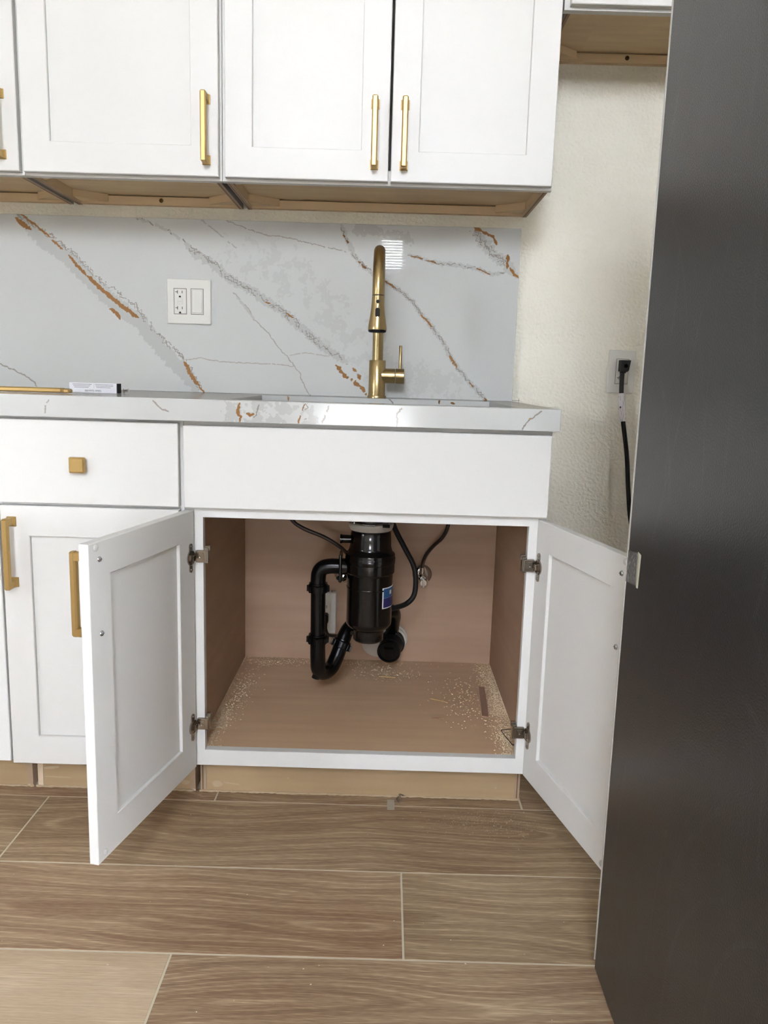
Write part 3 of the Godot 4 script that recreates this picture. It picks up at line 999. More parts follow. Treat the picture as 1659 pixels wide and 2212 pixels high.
func uv_front(g: Geo, x0: float, x1: float, y0: float, y1: float) -> void:
	for k in g.u.size():
		g.u[k] = Vector2(clampf((g.v[k].x - x0) / (x1 - x0), 0.001, 0.999), clampf((y1 - g.v[k].y) / (y1 - y0), 0.01, 0.99))

# ------------------------------------------------------------------ wall cabinets
func upper(label: String, x0: float, x1: float, y0: float, y1: float, doors: Array, pulls: Array, bolt_x: Array) -> void:
	var c := thing("wall_cabinet", label, "cabinet", Vector3.ZERO, "white wall cabinets")
	var zf := -0.3024
	var body := Geo.new()
	for s: Array in [[x0 + 0.006, x0 + 0.018], [x1 - 0.018, x1 - 0.006]]:
		body.box(s[0], s[1], y0 + 0.0004, y1, -0.6105, zf - 0.0192)
	body.box(x0 + 0.018, x1 - 0.018, y1 - 0.012, y1, -0.6105, zf - 0.0192)
	body.box(x0 + 0.018, x1 - 0.018, y0 + 0.03, y1 - 0.012, -0.6105, -0.6070)
	part("carcass", body, M.box_side, c)
	part("bottom_panel", slab(x0 + 0.0182, x1 - 0.0182, y0 + 0.025, y0 + 0.037, -0.6068, zf - 0.0192), M.ply_under, c)
	for s: Array in [[x0 + 0.0181, x0 + 0.0195], [x1 - 0.0195, x1 - 0.0181]]:
		part("side_lining", slab(s[0], s[1], y0 + 0.0006, y0 + 0.025, -0.590, zf - 0.0192), M.ply_under, c)
	for s: Array in [[x0 + 0.0062, x0 + 0.0178], [x1 - 0.0178, x1 - 0.0062]]:
		part("plywood_edge", slab(s[0], s[1], y0 - 0.0002, y0 + 0.0005, -0.6104, zf - 0.0192), M.ply_edge, c)
		part("plywood_layer", slab(s[0] + 0.003, s[0] + 0.005, y0 - 0.0004, y0 + 0.0003, -0.6104, zf - 0.0192), M.ply_edge_dark, c)
	var rail := part("hanging_rail", slab(x0 + 0.0182, x1 - 0.0182, y0 + 0.0004, y0 + 0.0220, -0.6105, -0.5925), M.ply_under, c)
	for bx: float in bolt_x:
		var sc := Geo.new()
		sc.lathe(Vector3(bx, y0 + 0.0125, -0.5925), Vector3(0, 0, 1), [Vector2(0.0058, 0.0), Vector2(0.0052, 0.0018), Vector2(0.002, 0.0022), Vector2(0.0, 0.0008)], 18)
		part("screw", sc, M.old_screw, rail)
	# triangular glue blocks in the corners
	for s: float in [-1.0, 1.0]:
		var cx := x0 + 0.0197 if s < 0.0 else x1 - 0.0197
		for zz: Array in [[-0.5923, 1.0, 0.075, 0.055], [zf - 0.0194, -1.0, 0.050, 0.040]]:
			var b := Geo.new()
			b.t = Transform3D(Basis(Vector3.RIGHT, PI / 2.0), Vector3(cx, y0 + 0.0245, zz[0]))
			b.prism([Vector2(0, 0), Vector2(-s * zz[2], 0), Vector2(-s * zz[2], zz[1] * 0.004), Vector2(-s * 0.004, zz[1] * zz[3]), Vector2(0, zz[1] * zz[3])], 0.0, 0.0185)
			part("corner_block", b, M.ply_under, c)
	var f := Geo.new()
	f.ring([x0, x1, y0, y1], [x0 + 0.038, x1 - 0.038, y0 + 0.0345, y1 - 0.038], zf - 0.019, zf, 0.0008, 0.0)
	part("face_frame", f, M.paint, c)
	for k in doors.size():
		var d: Array = doors[k]
		var o := shaker("door", c, d[0], d[1], y0 + 0.0058, y1 - 0.006, zf, 0.0645, 0.0685, 0.0660)
		if k < pulls.size():
			pull(o, pulls[k], 1.5430, zf + 0.019)

func build_uppers() -> void:
	M.old_screw = mat(rgb(96, 78, 44), 0.5, 0.8)
	upper("white wall cabinet cut off by the photo's left edge", -0.9050, -0.4446, 1.4360, 2.30, [[-0.9000, -0.4500]], [-0.4870], [-0.70])
	upper("white single door wall cabinet above the double outlet plate", -0.4436, 0.0216, 1.4360, 2.30, [[-0.4400, 0.0165]], [-0.0110], [-0.205])
	upper("white double door wall cabinet above the sink and faucet", 0.0226, 0.8000, 1.4360, 2.30, [[0.0312, 0.4126], [0.4188, 0.7965]], [0.3796, 0.4482], [])
	upper("short white wall cabinet hung high above the refrigerator alcove", 0.8040, 1.72, 1.8280, 2.30, [[0.8160, 1.262], [1.266, 1.712]], [], [1.0335])

# ------------------------------------------------------------------ refrigerator
func build_fridge() -> void:
	var c := thing("refrigerator", "tall dark grey refrigerator pulled out from its alcove, side towards the cabinets", "refrigerator", Vector3.ZERO)
	var g := slab(0.8076, 1.70, 0.004, 1.70, 0.4590, 1.150, 0.0025)
	for k in g.u.size():
		if absf(g.n[k].x) > 0.7:
			g.u[k] = Vector2((g.v[k].z - 0.45) / 0.75, (1.8 - g.v[k].y) / 1.8)
	part("body", g, M.fridge, c)
	part("back_panel", slab(0.8064, 1.7010, 0.020, 1.695, 0.4568, 0.4588), mat(rgb(196, 194, 186), 0.5, 0.2), c, "thin pale rear panel edge")
	var st := mat(rgb(178, 178, 176), 0.34, 1.0)
	part("door", slab(0.8080, 1.252, 0.62, 1.695, 1.158, 1.225, 0.006), st, c)
	part("door", slab(1.256, 1.700, 0.62, 1.695, 1.158, 1.225, 0.006), st, c)
	part("freezer_drawer", slab(0.8080, 1.700, 0.06, 0.612, 1.158, 1.225, 0.006), st, c)
	# clear tape left on the side, its end folded up
	var t := thing("packing_tape", "strip of clear packing tape stuck on the refrigerator side", "tape")
	var tp := Geo.new()
	tp.prism([Vector2(0.4593, 0.7345), Vector2(0.5120, 0.7415), Vector2(0.5105, 0.6905), Vector2(0.4593, 0.6852)], 0.0, 0.0003)
	var turn := Transform3D(Basis(Vector3(0, 0, 1), Vector3(0, 1, 0), Vector3(-1, 0, 0)), Vector3(0.8072, 0, 0))
	var wrapped := Geo.new()
	for k in tp.v.size():
		wrapped.v.append(turn * tp.v[k])
		wrapped.n.append(turn.basis * tp.n[k])
		wrapped.u.append(Vector2(tp.v[k].x, tp.v[k].y) * 6.0)
	var tm := mat(Color(0.78, 0.78, 0.78, 1.0), 0.3)
	tm.transparency = BaseMaterial3D.TRANSPARENCY_ALPHA
	var im := Image.create(128, 128, false, Image.FORMAT_RGBA8)
	var f := noise(0.11, 9, 2)
	for y in 128:
		for x in 128:
			im.set_pixel(x, y, Color(0.85, 0.85, 0.85, clampf(0.33 + 0.40 * f.get_noise_2d(x, y), 0.08, 0.7)))
	tm.albedo_texture = ImageTexture.create_from_image(im)
	part("strip", wrapped, tm, t)
	var fold := Geo.new()
	fold.poly([Vector3(0.8070, 0.7420, 0.5060), Vector3(0.8048, 0.7440, 0.5180), Vector3(0.8052, 0.6895, 0.5170), Vector3(0.8070, 0.6930, 0.5060)], Vector3(0.82, 0.71, 0.51))
	fold.poly([Vector3(0.8048, 0.7440, 0.5180), Vector3(0.8070, 0.7405, 0.5225), Vector3(0.8070, 0.6890, 0.5195), Vector3(0.8052, 0.6895, 0.5170)], Vector3(0.82, 0.71, 0.51))
	part("folded_end", fold, mat(rgb(176, 176, 158), 0.3), t, "milky folded end")

# ------------------------------------------------------------------ faucet
func build_faucet() -> void:
	var at := Vector3(0.3965, 0.9348, -0.525)
	var c := thing("faucet", "brushed gold pull-down kitchen faucet standing behind the sink", "faucet", at)
	var up := Vector3.UP
	var g := Geo.new()
	g.lathe(Vector3.ZERO, up, [Vector2(0.0, 0.0002), Vector2(0.0258, 0.0002), Vector2(0.0258, 0.0055), Vector2(0.0250, 0.0068), Vector2(0.0228, 0.0068)], 40)
	part("base", g, M.brass, c)
	g = Geo.new()
	g.lathe(Vector3.ZERO, up, [Vector2(0.0226, 0.0068), Vector2(0.0226, 0.1008), Vector2(0.0219, 0.1018), Vector2(0.0140, 0.1018)], 40)
	part("body", g, M.brass, c)
	# riser and arch: up, over towards the room, down to the spray head
	var reach := 0.206
	var r := reach / 2.0
	var top := 0.268
	var path := [Vector3(0, 0.1018, 0)]
	for k in 4:
		path.append(Vector3(0, lerpf(0.1018, top, (k + 1) / 4.0), 0))
	for k in 24:
		var a := PI - PI * (k + 1) / 24.0
		path.append(Vector3(0, top + r * sin(a), r + r * cos(a)))
	path.append(Vector3(0, top - 0.008, reach))
	path.append(Vector3(0, 0.2535, reach))
	g = Geo.new()
	g.tube(path, 0.0143, 28)
	part("spout", g, M.brass, c)
	g = Geo.new()
	g.lathe(Vector3(0, 0, reach), up, [Vector2(0.0138, 0.2530), Vector2(0.0138, 0.2515)], 30)
	part("joint_ring", g, M.rubber, c)
	var hd := Geo.new()
	hd.lathe(Vector3(0, 0, reach), up, [Vector2(0.0140, 0.2516), Vector2(0.0146, 0.2510), Vector2(0.0150, 0.2380), Vector2(0.0160, 0.2240), Vector2(0.0178, 0.2080), Vector2(0.0202, 0.1920), Vector2(0.0220, 0.1800), Vector2(0.0228, 0.1730), Vector2(0.0226, 0.1700), Vector2(0.0205, 0.1690)].map(func(p: Vector2) -> Vector2: return p), 40)
	var head := part("spray_head", hd, M.brass, c)
	g = Geo.new()
	g.lathe(Vector3(0, 0, reach), up, [Vector2(0.0222, 0.1702), Vector2(0.0218, 0.1660), Vector2(0.0190, 0.1640), Vector2(0.0, 0.1650)], 36)
	part("nozzle", g, M.rubber, head)
	for b: Array in [[0.2365, 0.0043, 0.0043, 0.0152], [0.2105, 0.0056, 0.0115, 0.0176]]:
		var bt := Geo.new()
		var p := []
		var hh: float = b[2] - b[1]
		for k in 12:
			var a := PI * k / 11.0
			p.append(Vector2(b[1] * cos(a), hh + b[1] * sin(a)))
		for k in 12:
			var a := PI + PI * k / 11.0
			p.append(Vector2(b[1] * cos(a), -hh + b[1] * sin(a)))
		bt.t = Transform3D(Basis(Vector3.RIGHT, 0.10 if b[2] > 0.01 else 0.05), Vector3(0, b[0], reach + b[3]))
		bt.prism(p, -0.004, 0.0022)
		part("spray_button", bt, M.rubber, head)
	# mixer valve on the right with its pin lever
	g = Geo.new()
	var ax := Vector3.RIGHT
	var vc := Vector3(0, 0.0608, 0)
	g.lathe(vc, ax, [Vector2(0.0200, 0.012), Vector2(0.0200, 0.0478), Vector2(0.0192, 0.0486), Vector2(0.0, 0.0486)], 36)
	part("valve_body", g, M.brass, c)
	g = Geo.new()
	g.lathe(vc, ax, [Vector2(0.0, 0.0500), Vector2(0.0196, 0.0500), Vector2(0.0204, 0.0508), Vector2(0.0204, 0.0728), Vector2(0.0196, 0.0736), Vector2(0.0, 0.0736)], 36)
	var hub := part("handle_hub", g, M.brass, c)
	g = Geo.new()
	g.lathe(vc + Vector3(0.0620, 0.0, 0), up, [Vector2(0.0039, 0.0190), Vector2(0.0039, 0.0812), Vector2(0.0034, 0.0818), Vector2(0.0, 0.0818)], 18)
	part("lever", g, M.brass, hub)

# ------------------------------------------------------------------ under the sink
func build_plumbing() -> void:
	var up := Vector3.UP
	var ax := Vector3(0.3945, 0.0, -0.300)
	var d := thing("garbage_disposal", "glossy black garbage disposal hanging below the sink", "disposal")
	var g := Geo.new()
	g.lathe(ax, up, [Vector2(0.0, 0.3180), Vector2(0.0350, 0.3185), Vector2(0.0388, 0.3225), Vector2(0.0392, 0.3480), Vector2(0.0400, 0.3500), Vector2(0.0520, 0.3560), Vector2(0.0575, 0.3640), Vector2(0.0585, 0.3720), Vector2(0.0590, 0.4950), Vector2(0.0605, 0.5000), Vector2(0.0625, 0.5020), Vector2(0.0628, 0.5480), Vector2(0.0615, 0.5510), Vector2(0.0560, 0.5550), Vector2(0.0525, 0.5680), Vector2(0.0518, 0.5860), Vector2(0.0512, 0.6000), Vector2(0.0490, 0.6080), Vector2(0.0400, 0.6100)], 56)
	part("housing", g, M.black, d)
	g = Geo.new()
	g.lathe(ax, up, [Vector2(0.0632, 0.5250), Vector2(0.0638, 0.5260), Vector2(0.0638, 0.5400), Vector2(0.0632, 0.5410)], 56)
	part("band", g, M.black, d)
	g = Geo.new()
	g.lathe(ax, up, [Vector2(0.0592, 0.4600), Vector2(0.0596, 0.4606), Vector2(0.0596, 0.4640), Vector2(0.0592, 0.4646)], 56)
	part("band", g, M.black, d)
	g = Geo.new()
	g.lathe(ax, up, [Vector2(0.0430, 0.6085), Vector2(0.0520, 0.6110), Vector2(0.0560, 0.6180), Vector2(0.0575, 0.6260), Vector2(0.0565, 0.6285), Vector2(0.0400, 0.6285)], 48)
	part("mounting_ring", g, mat(rgb(190, 188, 180), 0.4), d, "pale grey mounting ring")
	g = Geo.new()
	g.lathe(ax, up, [Vector2(0.0300, 0.6285), Vector2(0.0300, 0.6420), Vector2(0.0440, 0.6430), Vector2(0.0440, 0.6995)], 40)
	for k in 3:
		var a := TAU * k / 3.0 + 0.45
		var q := ax + Vector3(cos(a) * 0.050, 0, sin(a) * 0.050)
		g.lathe(q, up, [Vector2(0.0, 0.6288), Vector2(0.0052, 0.6288), Vector2(0.0052, 0.6335), Vector2(0.0026, 0.6335), Vector2(0.0026, 0.6990)], 6)
	g.tube([ax + Vector3(-0.02, 0.6305, 0.050), ax + Vector3(0.012, 0.6300, 0.054)], 0.0016, 8)
	part("clamp_ring", g, M.zinc, d, "shiny zinc clamp with screws")
	g = Geo.new()
	g.lathe(ax + Vector3(0.030, 0.6290, 0.0500), Vector3(1, -0.1, -0.35), [Vector2(0.0, 0.0), Vector2(0.0042, 0.0), Vector2(0.0042, 0.0170), Vector2(0.0, 0.0170)], 14)
	part("latch_bolt", g, M.rubber, d)
	# dishwasher inlet stub and discharge flange on the left
	g = Geo.new()
	g.lathe(Vector3(0.3520, 0.5850, -0.295), Vector3(-1, 0, 0), [Vector2(0.0100, 0.0), Vector2(0.0105, 0.0300), Vector2(0.0118, 0.0310), Vector2(0.0118, 0.0345), Vector2(0.0075, 0.0345), Vector2(0.0075, 0.0300), Vector2(0.0, 0.0300)], 24)
	part("dishwasher_inlet", g, M.black, d)
	g = Geo.new()
	g.box(0.3160, 0.3240, 0.4760, 0.5500, -0.325, -0.268, 0.003)
	g.lathe(Vector3(0.3400, 0.5125, -0.2965), Vector3(-1, 0, 0), [Vector2(0.0200, 0.0), Vector2(0.0225, 0.0160), Vector2(0.0, 0.0160)], 28)
	g.lathe(Vector3(0.3160, 0.4890, -0.270), Vector3(-0.4, 0, 1), [Vector2(0.0, -0.004), Vector2(0.0045, -0.004), Vector2(0.0045, 0.004), Vector2(0.0030, 0.0055), Vector2(0.0, 0.0055)], 12)
	part("discharge_flange", g, M.black, d)
	# wrapped sticker on the right of the housing: white border, two blues, pale mark
	var cell := func(a0: float, a1: float, y0: float, y1: float, r: float) -> Geo:
		var s := Geo.new()
		for k in 10:
			var t0 := lerpf(a0, a1, k / 10.0)
			var t1 := lerpf(a0, a1, (k + 1) / 10.0)
			var n0 := Vector3(sin(t0), 0, cos(t0))
			var n1 := Vector3(sin(t1), 0, cos(t1))
			var p0 := ax + n0 * r
			var p1 := ax + n1 * r
			s.tri(p0 + up * y0, p1 + up * y0, p1 + up * y1, n0, n1, n1)
			s.tri(p0 + up * y0, p1 + up * y1, p0 + up * y1, n0, n1, n0)
		return s
	var st := part("sticker", cell.call(0.60, 1.95, 0.4160, 0.4700, 0.0594), mat(rgb(226, 228, 232), 0.4), d, "blue sticker with a white border")
	part("sticker_field", cell.call(0.66, 1.90, 0.4435, 0.4675, 0.0597), mat(rgb(38, 82, 128), 0.4), st)
	part("sticker_field", cell.call(0.66, 1.90, 0.4185, 0.4432, 0.0597), mat(rgb(24, 24, 82), 0.4), st)
	part("sticker_mark", cell.call(1.03, 1.20, 0.4510, 0.4610, 0.0599), mat(rgb(214, 214, 206), 0.4), st)
	# trap
	var t := thing("drain_trap", "black plastic drain trap bending left of the disposal", "pipe")
	g = Geo.new()
	g.tube(smooth([Vector3(0.318, 0.5125, -0.2965), Vector3(0.294, 0.5125, -0.2965), Vector3(0.276, 0.5080, -0.2965), Vector3(0.2655, 0.4960, -0.2965), Vector3(0.2630, 0.478, -0.2965), Vector3(0.2630, 0.4500, -0.2965)], 6), 0.0196, 26)
	part("elbow", g, M.pipe, t)
	g = Geo.new()
	g.tube([Vector3(0.2632, 0.4520, -0.2965), Vector3(0.2638, 0.3120, -0.2965)], 0.0190, 26)
	part("tailpiece", g, M.pipe, t)
	g = Geo.new()
	g.tube(smooth([Vector3(0.2640, 0.3120, -0.2965), Vector3(0.2648, 0.2600, -0.2980), Vector3(0.2672, 0.2330, -0.3030), Vector3(0.2790, 0.2180, -0.3200), Vector3(0.2960, 0.2220, -0.3420), Vector3(0.3090, 0.2450, -0.3600), Vector3(0.3190, 0.2720, -0.3720), Vector3(0.3290, 0.2980, -0.3860)], 6), 0.0196, 26)
	g.lathe(Vector3(0.2600, 0.2120, -0.303), Vector3(-0.3, -1, 0.1), [Vector2(0.0105, -0.012), Vector2(0.0105, 0.004), Vector2(0.0, 0.004)], 14)
	part("trap_bend", g, M.pipe, t)
	g = Geo.new()
	g.tube(smooth([Vector3(0.3270, 0.2940, -0.384), Vector3(0.3380, 0.3140, -0.398), Vector3(0.3580, 0.3290, -0.416), Vector3(0.3900, 0.3340, -0.440), Vector3(0.4300, 0.3400, -0.470), Vector3(0.4560, 0.3380, -0.495), Vector3(0.4640, 0.3200, -0.518), Vector3(0.4620, 0.2900, -0.540), Vector3(0.4600, 0.2600, -0.558)], 6), 0.0192, 26)
	part("trap_arm", g, M.pipe, t)
	for q: Array in [[Vector3(0.2631, 0.4560, -0.2965), Vector3(0, 1, 0)], [Vector3(0.2638, 0.3200, -0.2965), Vector3(0, 1, 0)], [Vector3(0.3210, 0.2780, -0.3745), Vector3(0.36, 0.86, -0.36)]]:
		g = Geo.new()
		g.lathe(q[0], q[1], [Vector2(0.0196, -0.0120), Vector2(0.0255, -0.0110), Vector2(0.0262, 0.0060), Vector2(0.0235, 0.0085), Vector2(0.0235, 0.0120), Vector2(0.0192, 0.0125)], 28)
		var basis := Basis(Quaternion(Vector3.UP, (q[1] as Vector3).normalized()))
		for k in 8:
			var a := TAU * k / 8.0
			g.t = Transform3D(basis * Basis(Vector3.UP, a), q[0])
			g.box(0.0250, 0.0292, -0.0105, 0.0055, -0.0032, 0.0032, 0.0008)
			g.t = Transform3D()
		part("slip_nut", g, M.pipe, t)
	# stub of the waste line in the wall with its cleanout
	var wst := thing("cleanout_fitting", "dusty white waste pipe stub with a black cleanout cap at the cabinet back", "pipe")
	g = Geo.new()
	g.lathe(Vector3(0.462, 0.2260, -0.6055), Vector3(0, 0, 1), [Vector2(0.0440, 0.0), Vector2(0.0440, 0.0200), Vector2(0.0400, 0.0230), Vector2(0.0400, 0.0380), Vector2(0.0, 0.0380)], 36)
	g.tube(smooth([Vector3(0.400, 0.2190, -0.6000), Vector3(0.401, 0.2080, -0.578), Vector3(0.418, 0.2050, -0.566), Vector3(0.440, 0.2080, -0.563)], 5), 0.0275, 24)
	part("white_stub", g, M.dirty_pvc, wst)
	g = Geo.new()
	g.tube(smooth([Vector3(0.4620, 0.2280, -0.5720), Vector3(0.4580, 0.2210, -0.545), Vector3(0.4535, 0.2160, -0.522)], 4), [0.0350, 0.0350, 0.0350, 0.0345, 0.0340, 0.0335, 0.0335, 0.0335, 0.0335], 30)
	g.lathe(Vector3(0.4600, 0.2250, -0.553), Vector3(-0.2, -0.2, 1), [Vector2(0.0345, -0.004), Vector2(0.0385, -0.003), Vector2(0.0385, 0.004), Vector2(0.0345, 0.005)], 30)
	part("black_hub", g, M.rubber, wst)
	g = Geo.new()
	var ca := Vector3(-0.13, -0.14, 1).normalized()
	var cp := Vector3(0.4525, 0.2130, -0.522)
	g.lathe(cp, ca, [Vector2(0.0330, -0.004), Vector2(0.0338, 0.0), Vector2(0.0338, 0.0120), Vector2(0.0318, 0.0140), Vector2(0.0285, 0.0140), Vector2(0.0275, 0.0105), Vector2(0.0, 0.0105)], 36)
	g.t = Transform3D(Basis(Quaternion(Vector3(0, 0, 1), ca)), cp)
	g.box(-0.0135, 0.0135, -0.0135, 0.0135, 0.0100, 0.0180, 0.002)
	part("cleanout_cap", g, M.pipe, wst)
	# stop valve on the right: escutcheon, body, outlet, oval handle
	var v := thing("shutoff_valve", "chrome shutoff valve on the cabinet back right of the disposal", "valve", Vector3.ZERO, "shutoff valves under the sink")
	g = Geo.new()
	g.lathe(Vector3(0.5440, 0.4215, -0.6058), Vector3(0, 0, 1), [Vector2(0.0290, 0.0), Vector2(0.0288, 0.0020), Vector2(0.0240, 0.0055), Vector2(0.0150, 0.0075), Vector2(0.0, 0.0075)], 40)
	part("escutcheon", g, M.chrome, v)
	g = Geo.new()
	g.lathe(Vector3(0.5440, 0.4215, -0.6000), Vector3(0, 0, 1), [Vector2(0.0100, 0.0), Vector2(0.0100, 0.0200), Vector2(0.0125, 0.0210), Vector2(0.0125, 0.0430), Vector2(0.0080, 0.0450), Vector2(0.0080, 0.0540), Vector2(0.0, 0.0540)], 26)
	g.lathe(Vector3(0.5420, 0.4240, -0.568), up, [Vector2(0.0075, 0.0), Vector2(0.0075, 0.0160), Vector2(0.0088, 0.0165), Vector2(0.0088, 0.0270), Vector2(0.0060, 0.0280)], 6)
	part("valve_body", g, M.chrome, v)
	g = Geo.new()
	g.t = Transform3D(Basis().scaled(Vector3(1.0, 1.1, 1.0)), Vector3(0.5455, 0.4120, -0.546))
	g.lathe(Vector3.ZERO, Vector3(0, 0, 1), [Vector2(0.0, 0.0), Vector2(0.0098, 0.0), Vector2(0.0108, 0.0020), Vector2(0.0108, 0.0060), Vector2(0.0090, 0.0080), Vector2(0.0, 0.0080)], 28)
	g.box(-0.0032, 0.0032, -0.0125, 0.0125, 0.0080, 0.0120, 0.001)
	part("handle", g, M.chrome, v)
	g = Geo.new()
	g.lathe(Vector3(0.3130, 0.4185, -0.6058), Vector3(0, 0, 1), [Vector2(0.0290, 0.0), Vector2(0.0288, 0.0020), Vector2(0.0240, 0.0055), Vector2(0.0150, 0.0075), Vector2(0.0, 0.0075)], 36)
	var v2 := thing("shutoff_valve", "second shutoff valve mostly hidden behind the black disposal", "valve", Vector3.ZERO, "shutoff valves under the sink")
	part("escutcheon", g, M.chrome, v2)
	g = Geo.new()
	g.lathe(Vector3(0.3130, 0.4185, -0.6000), Vector3(0, 0, 1), [Vector2(0.0100, 0.0), Vector2(0.0100, 0.0200), Vector2(0.0125, 0.0210), Vector2(0.0125, 0.0430), Vector2(0.0, 0.0450)], 22)
	part("valve_body", g, M.chrome, v2)
	# braided supply hoses
	var braid := mat(rgb(66, 58, 54), 0.38, 0.6)
	var hoses := [
		["braided supply hose rising from the right shutoff valve", [Vector3(0.5422, 0.449, -0.568), Vector3(0.5435, 0.466, -0.566), Vector3(0.5520, 0.492, -0.556), Vector3(0.5690, 0.520, -0.540), Vector3(0.5940, 0.5520, -0.520), Vector3(0.6060, 0.590, -0.505), Vector3(0.6080, 0.640, -0.500), Vector3(0.6060, 0.692, -0.500)]],
		["braided supply hose running behind the disposal from the upper left", [Vector3(0.3130, 0.436, -0.566), Vector3(0.3400, 0.470, -0.520), Vector3(0.3380, 0.493, -0.470), Vector3(0.3260, 0.513, -0.455), Vector3(0.3060, 0.532, -0.450), Vector3(0.2640, 0.5565, -0.450), Vector3(0.2070, 0.5793, -0.450), Vector3(0.1760, 0.602, -0.450), Vector3(0.162, 0.640, -0.455), Vector3(0.162, 0.692, -0.46)]]]
	for h: Array in hoses:
		g = Geo.new()
		g.tube(smooth(h[1], 7), 0.0053, 14)
		var o := part("supply_hose", g, braid)
		tag(o, h[0], "hose", "braided supply hoses under the sink")
	# black drain hose looping from the counter underside to the disposal
	g = Geo.new()
	g.tube(smooth([Vector3(0.4400, 0.6550, -0.372), Vector3(0.4540, 0.6040, -0.378), Vector3(0.4846, 0.5458, -0.380), Vector3(0.5075, 0.5030, -0.380), Vector3(0.5157, 0.4648, -0.380), Vector3(0.5125, 0.4201, -0.378), Vector3(0.4932, 0.3980, -0.370), Vector3(0.4620, 0.3915, -0.350), Vector3(0.4380, 0.3900, -0.335)], 7), 0.0070, 16)
	tag(part("black_hose", g, M.rubber), "smooth black hose curving down right of the disposal", "hose")

# ------------------------------------------------------------------ outlets and cords
func receptacle(c: Node3D, cx: float, cy: float, z: float, lower_only := false) -> void:
	var body := part("receptacle", slab(cx - 0.0168, cx + 0.0168, cy - 0.0338, cy + 0.0338, z - 0.004, z + 0.0012, 0.001), M.plastic, c)
	for s: float in [1.0, -1.0]:
		if lower_only and s > 0.0:
			continue
		var y := cy + s * 0.0215
		var g := Geo.new()
		g.box(cx - 0.0080, cx - 0.0064, y - 0.0010, y + 0.0080, z + 0.0010, z + 0.0016)
		g.box(cx - 0.0130, cx - 0.0080, y + 0.0028, y + 0.0044, z + 0.0010, z + 0.0016)
		g.box(cx + 0.0050, cx + 0.0066, y + 0.0000, y + 0.0070, z + 0.0010, z + 0.0016)
		var p := []
		for k in 9:
			var a := PI * k / 8.0
			p.append(Vector2(cx - 0.0005 + 0.0028 * cos(a), y - 0.0090 + 0.0028 * sin(a)))
		p.append(Vector2(cx - 0.0033, y - 0.0112))
		p.append(Vector2(cx + 0.0023, y - 0.0112))
		g.prism(p, z + 0.0010, z + 0.0016)
		part("slot", g, M.slot, body)

